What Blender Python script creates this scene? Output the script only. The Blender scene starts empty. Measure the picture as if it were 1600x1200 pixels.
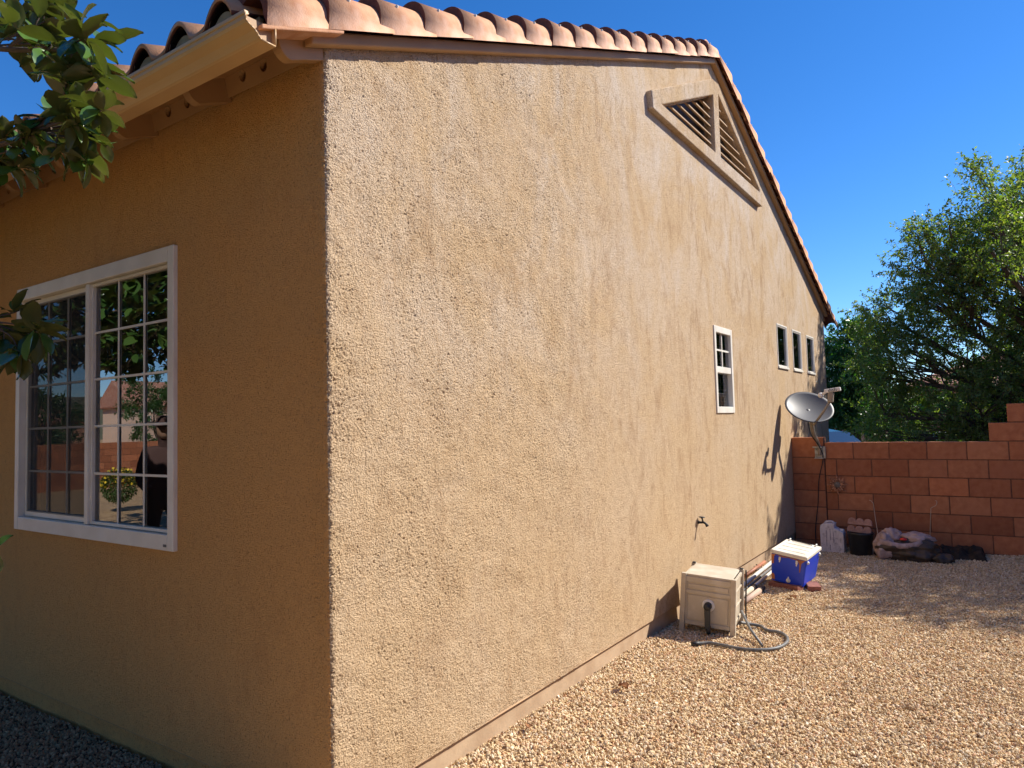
import bpy, bmesh, math, random
import numpy as np
from mathutils import Vector, Matrix, Euler, noise as mnoise
random.seed(7); rng = np.random.default_rng(7)
R = math.radians
C = bpy.context.scene.collection
S = bpy.context.scene

# ---------------------------------------------------------------- camera
cam = bpy.data.cameras.new('camera'); camo = bpy.data.objects.new('camera', cam); C.objects.link(camo)
cam.sensor_width = 36.0; cam.lens = 1113.0/1600*36; cam.clip_start = .02; cam.clip_end = 3000
EYE = Vector((-1.874, -2.159, 1.57))
rx = Vector((0.56701401, -0.82331376, -0.02548642)); dn = Vector((0.0310669, 0.05229427, -0.99814836)); fw = Vector((0.82312208, 0.56517233, 0.05522939))
m = Matrix((( rx.x, -dn.x, -fw.x), (rx.y, -dn.y, -fw.y), (rx.z, -dn.z, -fw.z))).to_4x4(); m.translation = EYE
camo.matrix_world = m
S.camera = camo
# ---------------------------------------------------------------- light
TOSUN = Vector((1.1, -1.0, 1.3)).normalized()
sun = bpy.data.lights.new('sun', 'SUN'); sun.energy = 5.0; sun.angle = R(.53); sun.color = (1.0, .94, .84)
suno = bpy.data.objects.new('sun', sun); C.objects.link(suno)
suno.rotation_euler = TOSUN.to_track_quat('Z', 'Y').to_euler()
W = bpy.data.worlds.new('World'); S.world = W; W.use_nodes = True
nt = W.node_tree; bg = nt.nodes['Background']
sky = nt.nodes.new('ShaderNodeTexSky'); sky.sky_type = 'NISHITA'; sky.sun_disc = False
sky.sun_elevation = math.asin(TOSUN.z); sky.sun_rotation = math.atan2(TOSUN.x, TOSUN.y)
sky.altitude = 1400; sky.air_density = 1.0; sky.dust_density = .25; sky.ozone_density = 3.0
hs = nt.nodes.new('ShaderNodeHueSaturation'); hs.inputs['Saturation'].default_value = 1.3
tn = nt.nodes.new('ShaderNodeMix'); tn.data_type = 'RGBA'; tn.blend_type = 'MULTIPLY'; tn.inputs[0].default_value = 1; tn.inputs[7].default_value = (.86, .96, 1.14, 1)
nt.links.new(sky.outputs[0], hs.inputs['Color']); nt.links.new(hs.outputs[0], tn.inputs[6]); nt.links.new(tn.outputs[2], bg.inputs[0]); bg.inputs[1].default_value = .098
S.view_settings.view_transform = 'Standard'; S.view_settings.look = 'None'
S.view_settings.exposure = .75; S.view_settings.gamma = 1; S.view_settings.use_curve_mapping = False
S.cycles.max_bounces = 7; S.cycles.diffuse_bounces = 4; S.cycles.transparent_max_bounces = 12

# ---------------------------------------------------------------- materials
def mat(name, color=(.5,.5,.5), rough=.7, metal=0, c2=None, nscale=8, stretch=(1,1,1), contrast=(.35,.65), bump=0, bscale=60, bdist=.01,
        c3=None, n3=2.0, c3r=(.5,.7), spec=.5, rand=None, alpha=None, trans=0, ior=1.45, coat=0, back=None, detail=6):
    m = bpy.data.materials.new(name); m.use_nodes = True; t = m.node_tree; N = t.nodes; L = t.links
    b = N['Principled BSDF']; b.inputs['Base Color'].default_value = (*color, 1)
    b.inputs['Roughness'].default_value = rough; b.inputs['Metallic'].default_value = metal
    b.inputs['Specular IOR Level'].default_value = spec; b.inputs['IOR'].default_value = ior
    if trans: b.inputs['Transmission Weight'].default_value = trans
    if coat: b.inputs['Coat Weight'].default_value = coat
    if alpha is not None: b.inputs['Alpha'].default_value = alpha
    tc = N.new('ShaderNodeTexCoord'); mp = N.new('ShaderNodeMapping'); mp.inputs['Scale'].default_value = stretch
    L.new(tc.outputs['Object'], mp.inputs[0])
    src = None
    if c2 is not None:
        n = N.new('ShaderNodeTexNoise'); n.inputs['Scale'].default_value = nscale; n.inputs['Detail'].default_value = detail; L.new(mp.outputs[0], n.inputs[0])
        r = N.new('ShaderNodeMapRange'); r.inputs[1].default_value = contrast[0]; r.inputs[2].default_value = contrast[1]; L.new(n.outputs[0], r.inputs[0])
        x = N.new('ShaderNodeMix'); x.data_type = 'RGBA'; x.inputs[6].default_value = (*color, 1); x.inputs[7].default_value = (*c2, 1)
        L.new(r.outputs[0], x.inputs[0]); src = x.outputs[2]
    if c3 is not None:
        n = N.new('ShaderNodeTexNoise'); n.inputs['Scale'].default_value = n3; n.inputs['Detail'].default_value = 5; L.new(tc.outputs['Object'], n.inputs[0])
        r = N.new('ShaderNodeMapRange'); r.inputs[1].default_value = c3r[0]; r.inputs[2].default_value = c3r[1]; L.new(n.outputs[0], r.inputs[0])
        x = N.new('ShaderNodeMix'); x.data_type = 'RGBA'; x.inputs[7].default_value = (*c3, 1)
        if src: L.new(src, x.inputs[6])
        else: x.inputs[6].default_value = (*color, 1)
        L.new(r.outputs[0], x.inputs[0]); src = x.outputs[2]
    if rand is not None:   # per-island / per-instance ramp
        g = N.new('ShaderNodeNewGeometry') if rand[0] == 'island' else N.new('ShaderNodeObjectInfo')
        cr = N.new('ShaderNodeValToRGB'); cr.color_ramp.interpolation = 'LINEAR'
        els = cr.color_ramp.elements
        while len(els) < len(rand[1]): els.new(.5)
        for i, c in enumerate(rand[1]): els[i].position = i/(len(rand[1])-1); els[i].color = (*c, 1)
        L.new(g.outputs['Random Per Island' if rand[0] == 'island' else 'Random'], cr.inputs[0])
        if src:
            x = N.new('ShaderNodeMix'); x.data_type = 'RGBA'; x.blend_type = 'MULTIPLY'; x.inputs[0].default_value = 1
            L.new(src, x.inputs[6]); L.new(cr.outputs[0], x.inputs[7]); src = x.outputs[2]
        else: src = cr.outputs[0]
    if back is not None:
        g = N.new('ShaderNodeNewGeometry'); x = N.new('ShaderNodeMix'); x.data_type = 'RGBA'; x.inputs[7].default_value = (*back, 1)
        if src: L.new(src, x.inputs[6])
        else: x.inputs[6].default_value = (*color, 1)
        L.new(g.outputs['Backfacing'], x.inputs[0]); src = x.outputs[2]
    if src: L.new(src, b.inputs['Base Color'])
    if bump:
        n = N.new('ShaderNodeTexNoise'); n.inputs['Scale'].default_value = bscale; n.inputs['Detail'].default_value = 4; L.new(mp.outputs[0], n.inputs[0])
        bp = N.new('ShaderNodeBump'); bp.inputs['Strength'].default_value = bump; bp.inputs['Distance'].default_value = bdist
        L.new(n.outputs[0], bp.inputs['Height']); L.new(bp.outputs[0], b.inputs['Normal'])
    return m

def leafmat(name, cols, back, rough=.45, trans=.25, spec=.5):
    m = mat(name, cols[0], rough, rand=('island', cols), back=back, spec=spec)
    N = m.node_tree.nodes; L = m.node_tree.links; b = N['Principled BSDF']; out = N['Material Output']
    tr = N.new('ShaderNodeBsdfTranslucent'); mx = N.new('ShaderNodeMixShader'); mx.inputs[0].default_value = trans
    src = b.inputs['Base Color'].links[0].from_socket
    g = N.new('ShaderNodeMix'); g.data_type = 'RGBA'; g.blend_type = 'MULTIPLY'; g.inputs[0].default_value = 1
    g.inputs[7].default_value = (1.7, 2.0, .55, 1); L.new(src, g.inputs[6]); L.new(g.outputs[2], tr.inputs[0])
    L.new(b.outputs[0], mx.inputs[1]); L.new(tr.outputs[0], mx.inputs[2]); L.new(mx.outputs[0], out.inputs[0])
    return m

def stucco_mat(name, base, pale, brown, dirt=(.20, .115, .055), grain=1.5):
    m = bpy.data.materials.new(name); m.use_nodes = True; t = m.node_tree; N = t.nodes; L = t.links; b = N['Principled BSDF']
    b.inputs['Roughness'].default_value = 1.0; b.inputs['Specular IOR Level'].default_value = .06
    tc = N.new('ShaderNodeTexCoord')
    def nz(scale, detail=4, stretch=(1,1,1), rough=.55, dist=0):
        mp = N.new('ShaderNodeMapping'); mp.inputs['Scale'].default_value = stretch; L.new(tc.outputs['Object'], mp.inputs[0])
        n = N.new('ShaderNodeTexNoise'); n.inputs['Scale'].default_value = scale; n.inputs['Detail'].default_value = detail
        n.inputs['Roughness'].default_value = rough; n.inputs['Distortion'].default_value = dist; L.new(mp.outputs[0], n.inputs[0]); return n.outputs[0]
    def mr(s, a, c, lo=0, hi=1):
        r = N.new('ShaderNodeMapRange'); r.inputs[1].default_value = a; r.inputs[2].default_value = c; r.inputs[3].default_value = lo; r.inputs[4].default_value = hi
        L.new(s, r.inputs[0]); return r.outputs[0]
    def mixc(f, a, c):
        x = N.new('ShaderNodeMix'); x.data_type = 'RGBA'; L.new(f, x.inputs[0])
        for s, v in ((6, a), (7, c)):
            if isinstance(v, tuple): x.inputs[s].default_value = (*v, 1)
            else: L.new(v, x.inputs[s])
        return x.outputs[2]
    def mth(op, a, c):
        x = N.new('ShaderNodeMath'); x.operation = op
        for i, v in enumerate((a, c)):
            if isinstance(v, (int, float)): x.inputs[i].default_value = v
            else: L.new(v, x.inputs[i])
        return x.outputs[0]
    sep = N.new('ShaderNodeSeparateXYZ'); L.new(tc.outputs['Object'], sep.inputs[0])
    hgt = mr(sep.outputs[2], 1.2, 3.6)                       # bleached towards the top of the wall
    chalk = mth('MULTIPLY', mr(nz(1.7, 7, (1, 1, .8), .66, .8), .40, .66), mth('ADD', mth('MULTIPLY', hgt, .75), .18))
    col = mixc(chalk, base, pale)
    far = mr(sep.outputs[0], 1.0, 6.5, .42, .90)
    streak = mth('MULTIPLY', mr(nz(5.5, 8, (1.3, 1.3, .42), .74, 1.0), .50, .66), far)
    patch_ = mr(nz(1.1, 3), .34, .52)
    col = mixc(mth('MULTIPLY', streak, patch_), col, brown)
    col = mixc(mth('MULTIPLY', mr(nz(26, 4), .52, .72), .40), col, brown)
    col = mixc(mth('MULTIPLY', mr(nz(150, 2, (1, 1, .8)), .59, .67), .80), col, dirt)
    col = mixc(mth('MULTIPLY', mth('MULTIPLY', mr(nz(62, 3, (1, 1, .6)), .60, .70), mr(nz(3.5, 3), .45, .65)), .5), col, dirt)
    L.new(col, b.inputs['Base Color'])
    # grain: small crumbs, pits, trowel drags
    g1 = nz(185*grain, 3, (1, 1, 1), .7); g2 = nz(75*grain, 4, (1, 1, .8), .6); g3 = nz(9, 3)
    vo = N.new('ShaderNodeTexVoronoi'); vo.inputs['Scale'].default_value = 115*grain; L.new(tc.outputs['Object'], vo.inputs[0])
    pits = mr(g2, .60, .72, 0, 1)
    h = mth('ADD', mth('MULTIPLY', g1, .9), mth('MULTIPLY', mr(vo.outputs[0], 0, .75, 1, 0), .55))
    h = mth('ADD', h, mth('MULTIPLY', pits, -1.1))
    h = mth('ADD', h, mth('MULTIPLY', g3, 1.2))
    bp = N.new('ShaderNodeBump'); bp.inputs['Strength'].default_value = 1.0; bp.inputs['Distance'].default_value = .0055
    L.new(h, bp.inputs['Height']); L.new(bp.outputs[0], b.inputs['Normal'])
    return m

M = {}
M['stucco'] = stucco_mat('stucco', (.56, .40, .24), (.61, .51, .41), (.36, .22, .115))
M['stucco_front'] = stucco_mat('stucco_front', (.69, .38, .14), (.64, .39, .17), (.55, .29, .11), (.36, .19, .08))  # front-wall copy of the stucco, warm shade tone put into its colour
M['stucco_smooth'] = mat('stucco_smooth', (.47, .325, .195), .9, c2=(.36, .23, .125), nscale=5, bump=.5, bscale=120, bdist=.004)
M['foundation'] = mat('foundation', (.46, .33, .21), .9, c2=(.38, .26, .16), nscale=9, bump=.35, bscale=60, bdist=.004)
M['trim'] = mat('trim_paint', (.44, .27, .13), .62, c2=(.36, .21, .10), nscale=3, bump=.15, bscale=30, bdist=.002)
M['gutter'] = mat('gutter_paint', (.62, .42, .22), .38, c2=(.55, .36, .18), nscale=2.5)
M['tile'] = mat('clay_tile', (.54, .28, .15), .85, c2=(.44, .20, .10), nscale=14, stretch=(1, .35, 1), c3=(.64, .40, .29), n3=6, c3r=(.52, .75), bump=.5, bscale=150, bdist=.003)
M['tile_edge'] = mat('tile_butt', (.19, .07, .045), .9, c2=(.13, .045, .03), nscale=30, bump=.6, bscale=120, bdist=.004)  # tile ends, darkened to put the shade of the lap gap into the colour
M['mortar'] = mat('mortar_tan', (.40, .32, .22), .95, c2=(.30, .23, .15), nscale=14, bump=.4, bscale=90)
M['white'] = mat('white_vinyl', (.78, .74, .65), .4, c2=(.69, .64, .55), nscale=5)
M['rubber'] = mat('black_rubber', (.02, .02, .022), .55)
M['black'] = mat('black_plastic', (.018, .02, .024), .42, c2=(.03,.032,.035), nscale=12)
M['wallblock'] = mat('red_block', (.47, .185, .088), .93, c2=(.36, .125, .058), nscale=16, contrast=(.3, .7), c3=(.42, .16, .08), n3=3.5, c3r=(.48, .72), bump=.8, bscale=140, bdist=.005, rand=('island', [(.74,.70,.66), (1.15,1.08,1.0), (.88,.90,.92), (1.08,1.15,1.15), (.68,.62,.60), (1.0,1.0,1.0)]))
M['wallmortar'] = mat('block_mortar', (.19, .085, .05), .95, c2=(.13, .058, .035), nscale=40)
M['steel'] = mat('galvanised', (.42, .41, .38), .5, metal=.6, c2=(.3, .28, .25), nscale=30)
M['dishface'] = mat('dish_grey', (.50, .51, .54), .8, spec=.2, c2=(.38, .39, .42), nscale=7, c3=(.52, .53, .56), n3=9, c3r=(.5, .68), detail=8)
M['dishback'] = mat('dish_back', (.09, .09, .095), .5)
M['tan_paint'] = mat('tan_arm', (.33, .27, .20), .55, c2=(.26, .21, .15), nscale=20)
M['white_plastic'] = mat('white_plastic', (.74, .72, .68), .4, c2=(.62, .59, .54), nscale=14)
M['taupe'] = mat('taupe_resin', (.50, .425, .32), .6, c2=(.43, .36, .265), nscale=3.5, stretch=(1, 1, .4), bump=.1, bscale=50, bdist=.002, c3=(.57, .50, .40), n3=8)
M['hose'] = mat('grey_hose', (.16, .155, .15), .5, c2=(.11, .11, .11), nscale=20)
M['blue'] = mat('blue_plastic', (.008, .040, .50), .42, c2=(.012, .06, .58), nscale=4)
M['lid'] = mat('cooler_lid', (.74, .70, .60), .5, c2=(.64, .58, .47), nscale=9, c3=(.50, .42, .31), n3=18, c3r=(.62, .8))
M['orange'] = mat('faded_orange', (.55, .20, .05), .6, c2=(.42, .13, .05), nscale=30)
M['rustbrown'] = mat('rust_brown', (.24, .09, .05), .8, c2=(.33, .13, .06), nscale=25)
M['paver'] = mat('red_paver', (.30, .12, .085), .9, c2=(.22, .08, .06), nscale=30, bump=.5, bscale=120, bdist=.004)
M['pvc'] = mat('white_pvc', (.72, .71, .67), .35, c2=(.55, .52, .47), nscale=10)
M['copper'] = mat('old_copper', (.40, .15, .07), .6, c2=(.25, .09, .05), nscale=18)
M['wood'] = mat('weathered_wood', (.52, .38, .30), .8, c2=(.40, .27, .2), nscale=20, stretch=(.2, 1, 1))
M['darkwood'] = mat('dark_wood', (.09, .065, .05), .85)
M['bark'] = mat('bark', (.13, .095, .07), .9, c2=(.08, .055, .04), nscale=12, stretch=(1, 1, .3), bump=.8, bscale=30, bdist=.01)
M['terracotta'] = mat('terracotta', (.46, .26, .20), .9, c2=(.34, .18, .13), nscale=22, bump=.5, bscale=70, bdist=.006)
M['ornament'] = mat('rusty_metal', (.60, .29, .16), .7, c2=(.10, .04, .025), nscale=45)
M['ornament_disc'] = mat('grey_disc', (.20, .17, .14), .6, c2=(.10, .08, .07), nscale=60)
M['wire'] = mat('pale_wire', (.50, .40, .30), .5, metal=.3)
M['car_sky_tint'] = mat('sky_tint_car_paint', (.08, .30, .65), .25, coat=1)  # blue of the reflected sky put into the paint colour
M['car_white'] = mat('white_car_paint', (.70, .70, .69), .3, coat=1)
M['car_silver'] = mat('silver_car_paint', (.42, .43, .45), .3, metal=.5, coat=1)
M['car_glass'] = mat('car_glass', (.015, .02, .022), .06, spec=.9)
M['chrome'] = mat('wheel_metal', (.5, .5, .5), .3, metal=.9)
M['asphalt'] = mat('asphalt', (.05, .05, .052), .95, c2=(.065, .062, .06), nscale=5)
M['pinkwall'] = mat('pink_stucco', (.50, .27, .18), .9, c2=(.45, .23, .15), nscale=2)
M['peach'] = mat('peach_stucco', (.62, .45, .34), .9, c2=(.56, .40, .30), nscale=.5)
M['farroof'] = mat('far_roof_tile', (.42, .20, .13), .9, c2=(.30, .12, .08), nscale=3.5, stretch=(1, 1, 4), c3=(.55, .36, .27), n3=6)
M['hill'] = mat('hill', (.20, .17, .10), 1, c2=(.10, .11, .06), nscale=.05)
M['mag'] = leafmat('magnolia_leaf', [(.045, .105, .022), (.065, .14, .03), (.10, .19, .04), (.03, .07, .018), (.07, .15, .035), (.13, .20, .05)], (.085, .095, .035), rough=.25, trans=.2, spec=.7)
M['yellow_leaf'] = leafmat('yellow_leaf', [(.50, .30, .04), (.45, .22, .03)], (.35, .2, .05), rough=.4, trans=.3)
M['leafA'] = leafmat('tree_leaf', [(.10, .155, .03), (.15, .21, .045), (.065, .11, .025), (.20, .25, .055), (.11, .16, .04), (.25, .25, .06), (.13, .17, .05)], (.17, .22, .08), rough=.5, trans=.42)
M['leafB'] = leafmat('deep_leaf', [(.025, .085, .018), (.04, .12, .022), (.06, .16, .03), (.03, .09, .02)], (.06, .12, .04), rough=.38, trans=.3)
M['leafC'] = leafmat('bush_leaf', [(.05, .11, .02), (.09, .16, .03)], (.08, .13, .04), rough=.5)
M['petal'] = mat('yellow_petal', (.75, .52, .03), .6)
M['dryleaf'] = mat('dry_leaf', (.22, .085, .03), .8, c2=(.30, .14, .06), nscale=60)
M['skin'] = mat('skin', (.42, .25, .17), .6)
M['shirt'] = mat('dark_shirt', (.10, .055, .05), .9)
M['trousers'] = mat('dark_trousers', (.035, .033, .03), .9)
M['interior'] = mat('dark_room', (.05, .045, .04), .9)
M['slat'] = mat('slat_grey', (.16, .16, .14), .8)
M['blind'] = mat('blind_fabric', (.13, .10, .08), .8)
M['screen'] = mat('insect_screen', (.02, .02, .02), .9, alpha=.5)
M['redcap'] = mat('red_plastic', (.65, .03, .02), .4)
M['bag_dark'] = mat('dark_bag', (.04, .032, .028), .38, c2=(.10, .065, .04), nscale=12, bump=.6, bscale=22, bdist=.02, spec=.4)
M['tarp'] = mat('tarp_black', (.022, .018, .015), .75, c2=(.05, .035, .025), nscale=14, spec=.2)
M['bag_pale'] = mat('pale_bag', (.52, .38, .35), .35, c2=(.33, .22, .19), nscale=14, bump=.7, bscale=26, bdist=.02)
M['jugmat'] = mat('dirty_white_jug', (.70, .63, .63), .55, c2=(.56, .49, .48), nscale=16, stretch=(1, 2.5, .7), c3=(.33, .28, .29), n3=22, c3r=(.57, .72), bump=.4, bscale=24, bdist=.01)
M['ink'] = mat('faded_ink', (.20, .16, .20), .8, c2=(.4,.35,.37), nscale=70)

def glass_mat(name, ior=1.75, tint=(.62, .62, .62), rough=0.0):
    m = bpy.data.materials.new(name); m.use_nodes = True; N = m.node_tree.nodes; L = m.node_tree.links
    N.remove(N['Principled BSDF']); out = N['Material Output']
    tr = N.new('ShaderNodeBsdfTransparent'); tr.inputs[0].default_value = (*tint, 1)
    gl = N.new('ShaderNodeBsdfGlossy'); gl.inputs['Roughness'].default_value = rough; gl.inputs[0].default_value = (.95, .97, 1, 1)
    fr = N.new('ShaderNodeFresnel'); fr.inputs[0].default_value = ior
    mx = N.new('ShaderNodeMixShader'); L.new(fr.outputs[0], mx.inputs[0]); L.new(tr.outputs[0], mx.inputs[1]); L.new(gl.outputs[0], mx.inputs[2]); L.new(mx.outputs[0], out.inputs[0])
    return m
M['glass'] = glass_mat('window_glass', 2.5)

def gravel_mat():
    m = mat('gravel_ground', (.58, .41, .23), .95, c2=(.42, .28, .15), nscale=5, detail=3)
    N = m.node_tree.nodes; L = m.node_tree.links; b = N['Principled BSDF']
    tc = [n for n in N if n.type == 'TEX_COORD'][0]; src = b.inputs['Base Color'].links[0].from_socket
    v = N.new('ShaderNodeTexVoronoi'); v.inputs['Scale'].default_value = 62; L.new(tc.outputs['Object'], v.inputs[0])
    hs = N.new('ShaderNodeSeparateColor'); L.new(v.outputs['Color'], hs.inputs[0])
    cr = N.new('ShaderNodeValToRGB'); e = cr.color_ramp.elements; e[0].color = (.5, .42, .38, 1); e[1].color = (1.5, 1.45, 1.35, 1); L.new(hs.outputs[0], cr.inputs[0])
    x = N.new('ShaderNodeMix'); x.data_type = 'RGBA'; x.blend_type = 'MULTIPLY'; x.inputs[0].default_value = 1; L.new(src, x.inputs[6]); L.new(cr.outputs[0], x.inputs[7]); L.new(x.outputs[2], b.inputs['Base Color'])
    bp = N.new('ShaderNodeBump'); bp.inputs['Strength'].default_value = 1; bp.inputs['Distance'].default_value = .012; bp.invert = True; L.new(v.outputs['Distance'], bp.inputs['Height']); L.new(bp.outputs[0], b.inputs['Normal'])
    return m
M['gravel'] = gravel_mat()
M['pebble_shaded'] = mat('pebble_shaded', (1, 1, 1), .9, spec=.2, rand=('object', [(.27,.18,.10), (.40,.28,.16), (.18,.12,.07), (.50,.37,.22), (.31,.21,.12)]))  # pebbles by the front wall, their shade put into a darker colour
M['gravel_shaded'] = mat('gravel_shade_base', (.07, .048, .03), .95, c2=(.05, .035, .022), nscale=14)  # sheet under those pebbles, darkened the same way for the shade
M['pebble'] = mat('pebble', (1, 1, 1), .85, spec=.3, rand=('object', [(.60,.43,.23), (.75,.58,.36), (.46,.30,.15), (.82,.69,.48), (.64,.45,.24), (.30,.20,.12), (.70,.53,.30), (.50,.41,.29), (.62,.36,.20), (.82,.74,.58)]))

# ---------------------------------------------------------------- helpers
OFF = {}
def empty(name, loc=(0,0,0), rot=(0,0,0)):
    o = bpy.data.objects.new(name, None); C.objects.link(o); o.location = loc; o.rotation_euler = rot; OFF[o.name] = Vector(loc); o.empty_display_size = .1
    return o
def tag(o, label=None, cat=None, group=None, kind=None):
    if label: o['label'] = label
    if cat: o['category'] = cat
    if group: o['group'] = group
    if kind: o['kind'] = kind
    return o
class MB:
    def __init__(s): s.v = []; s.f = []; s.sm = []
    def add(s, v, f, smooth=False):
        k = len(s.v); s.v += [tuple(p) for p in v]; s.f += [tuple(i+k for i in q) for q in f]; s.sm += [smooth]*len(f); return s
    def box(s, a, b, rot=None, c=None):
        (x0,y0,z0),(x1,y1,z1) = [tuple(min(p,q) for p,q in zip(a,b)), tuple(max(p,q) for p,q in zip(a,b))]
        v = [Vector(p) for p in ((x0,y0,z0),(x1,y0,z0),(x1,y1,z0),(x0,y1,z0),(x0,y0,z1),(x1,y0,z1),(x1,y1,z1),(x0,y1,z1))]
        if rot is not None:
            cc = Vector(c) if c else Vector(((x0+x1)/2,(y0+y1)/2,(z0+z1)/2)); v = [cc + rot @ (p-cc) for p in v]
        return s.add(v, [(0,3,2,1),(4,5,6,7),(0,1,5,4),(1,2,6,5),(2,3,7,6),(3,0,4,7)])
    def prism(s, pts, d, smooth=False):      # closed 3-D outline extruded by vector d
        n = len(pts); d = Vector(d); P = [Vector(p) for p in pts]
        v = P + [p+d for p in P]
        s.add(v, [tuple(range(n))[::-1], tuple(range(n, 2*n))], False)
        k = len(s.v)-2*n
        s.f += [(k+i, k+(i+1)%n, k+n+(i+1)%n, k+n+i) for i in range(n)]; s.sm += [smooth]*n
        return s
    def tube(s, path, r, n=8, caps=True):
        P = [Vector(p) for p in path]; r = [r]*len(P) if isinstance(r, (int, float)) else r
        rings = []; up = Vector((0,0,1))
        for i, p in enumerate(P):
            t = (P[min(i+1,len(P)-1)] - P[max(i-1,0)]).normalized()
            if abs(t.dot(up)) > .95: up = Vector((1,0,0)) if abs(t.x) < .9 else Vector((0,1,0))
            a = t.cross(up).normalized(); b = t.cross(a).normalized(); up = -b if b.dot(up) < 0 else b
            rings.append([p + a*math.cos(2*math.pi*k/n)*r[i] + b*math.sin(2*math.pi*k/n)*r[i] for k in range(n)])
        v = [q for g in rings for q in g]; f = []
        for i in range(len(P)-1):
            for k in range(n): f.append((i*n+k, i*n+(k+1)%n, (i+1)*n+(k+1)%n, (i+1)*n+k))
        s.add(v, f, True)
        if caps: k0 = len(s.v)-len(v); s.f += [tuple(k0+i for i in range(n))[::-1], tuple(k0+len(v)-n+i for i in range(n))]; s.sm += [False]*2
        return s
    def lathe(s, prof, c, n=24, axis=None, squash=(1,1)):
        M3 = Matrix.Identity(3) if axis is None else Vector(axis).to_track_quat('Z', 'Y').to_matrix()
        v = []; f = []; c = Vector(c)
        for (r, z) in prof:
            for k in range(n): v.append(c + M3 @ Vector((r*math.cos(2*math.pi*k/n)*squash[0], r*math.sin(2*math.pi*k/n)*squash[1], z)))
        for i in range(len(prof)-1):
            for k in range(n): f.append((i*n+k, i*n+(k+1)%n, (i+1)*n+(k+1)%n, (i+1)*n+k))
        return s.add(v, f, True)
    def build(s, name, mt, parent=None, bevel=0, seg=2, world=False, sub=0):
        me = bpy.data.meshes.new(name)
        o = bpy.data.objects.new(name, me); C.objects.link(o)
        off = Vector((0,0,0))
        if parent is not None:
            o.parent = parent; off = OFF.get(parent.name, Vector((0,0,0)))
        vs = s.v if not world else [tuple(Vector(p)-off) for p in s.v]
        OFF[o.name] = off.copy() if world else off.copy()
        me.from_pydata(vs, [], s.f); me.polygons.foreach_set('use_smooth', s.sm)
        for q in (mt if isinstance(mt, (list, tuple)) else [mt]): me.materials.append(q)
        me.update()
        if bevel:
            b = o.modifiers.new('bevel', 'BEVEL'); b.width = bevel; b.segments = seg; b.limit_method = 'ANGLE'; b.angle_limit = R(40)
        if sub:
            q = o.modifiers.new('sub', 'SUBSURF'); q.levels = sub; q.render_levels = sub
        return o
def npmesh(name, V, F, mt, parent=None, smooth=False):       # V (n,3), F (m,k) numpy
    me = bpy.data.meshes.new(name); k = F.shape[1]
    me.vertices.add(len(V)); me.vertices.foreach_set('co', V.astype(np.float32).ravel())
    me.loops.add(F.size); me.loops.foreach_set('vertex_index', F.astype(np.int32).ravel())
    me.polygons.add(len(F)); me.polygons.foreach_set('loop_start', np.arange(0, F.size, k, dtype=np.int32))
    me.polygons.foreach_set('loop_total', np.full(len(F), k, dtype=np.int32))
    if smooth: me.polygons.foreach_set('use_smooth', np.ones(len(F), dtype=bool))
    me.update(calc_edges=True); me.validate(); me.materials.append(mt)
    o = bpy.data.objects.new(name, me); C.objects.link(o)
    if parent is not None: o.parent = parent
    OFF[o.name] = Vector((0,0,0)); return o
def bez(P, n=8):   # catmull-rom through points
    P = [Vector(p) for p in P]; Q = [P[0]*2-P[1]] + P + [P[-1]*2-P[-2]]; out = []
    for i in range(1, len(Q)-2):
        for k in range(n):
            t = k/n; a, b, c, d = Q[i-1], Q[i], Q[i+1], Q[i+2]
            out.append(.5*((2*b)+(c-a)*t+(2*a-5*b+4*c-d)*t*t+(3*b-a-3*c+d)*t**3))
    return out + [P[-1]]

# ---------------------------------------------------------------- ground
g = MB().add([(-400,-400,-.06),(7.30,-400,-.06),(7.30,400,-.06),(-400,400,-.06)], [(0,1,2,3)])
tag(g.build('ground', M['gravel']), kind='structure')
g = MB().add([(7.30,-400,-.26),(600,-400,-.26),(600,400,-.26),(7.30,400,-.26)], [(0,1,2,3)])
tag(g.build('road', M['asphalt']), kind='structure')
def gz(x, y):
    z = .012*mnoise.noise(Vector((x*1.3, y*1.3, 3.1))) + .008*mnoise.noise(Vector((x*4, y*4, 9.1)))
    if y < 0: z += .03*max(0, 1-abs(y)/.25)*(.5+.5*mnoise.noise(Vector((x*3, 0, 1)))) 
    if x > 6.4 and y < 0: z += .02*(x-6.4) + max(0, (-1.2-y))*.04*(x-6.4)
    return z
def gravel_patch(x0, x1, y0, y1, step=.08):
    nx = int((x1-x0)/step)+1; ny = int((y1-y0)/step)+1
    xs = np.linspace(x0, x1, nx); ys = np.linspace(y0, y1, ny)
    V = [(x, y, gz(x, y)) for y in ys for x in xs]
    F = [(j*nx+i, j*nx+i+1, (j+1)*nx+i+1, (j+1)*nx+i) for j in range(ny-1) for i in range(nx-1)]
    return MB().add(V, F, True)
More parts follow.
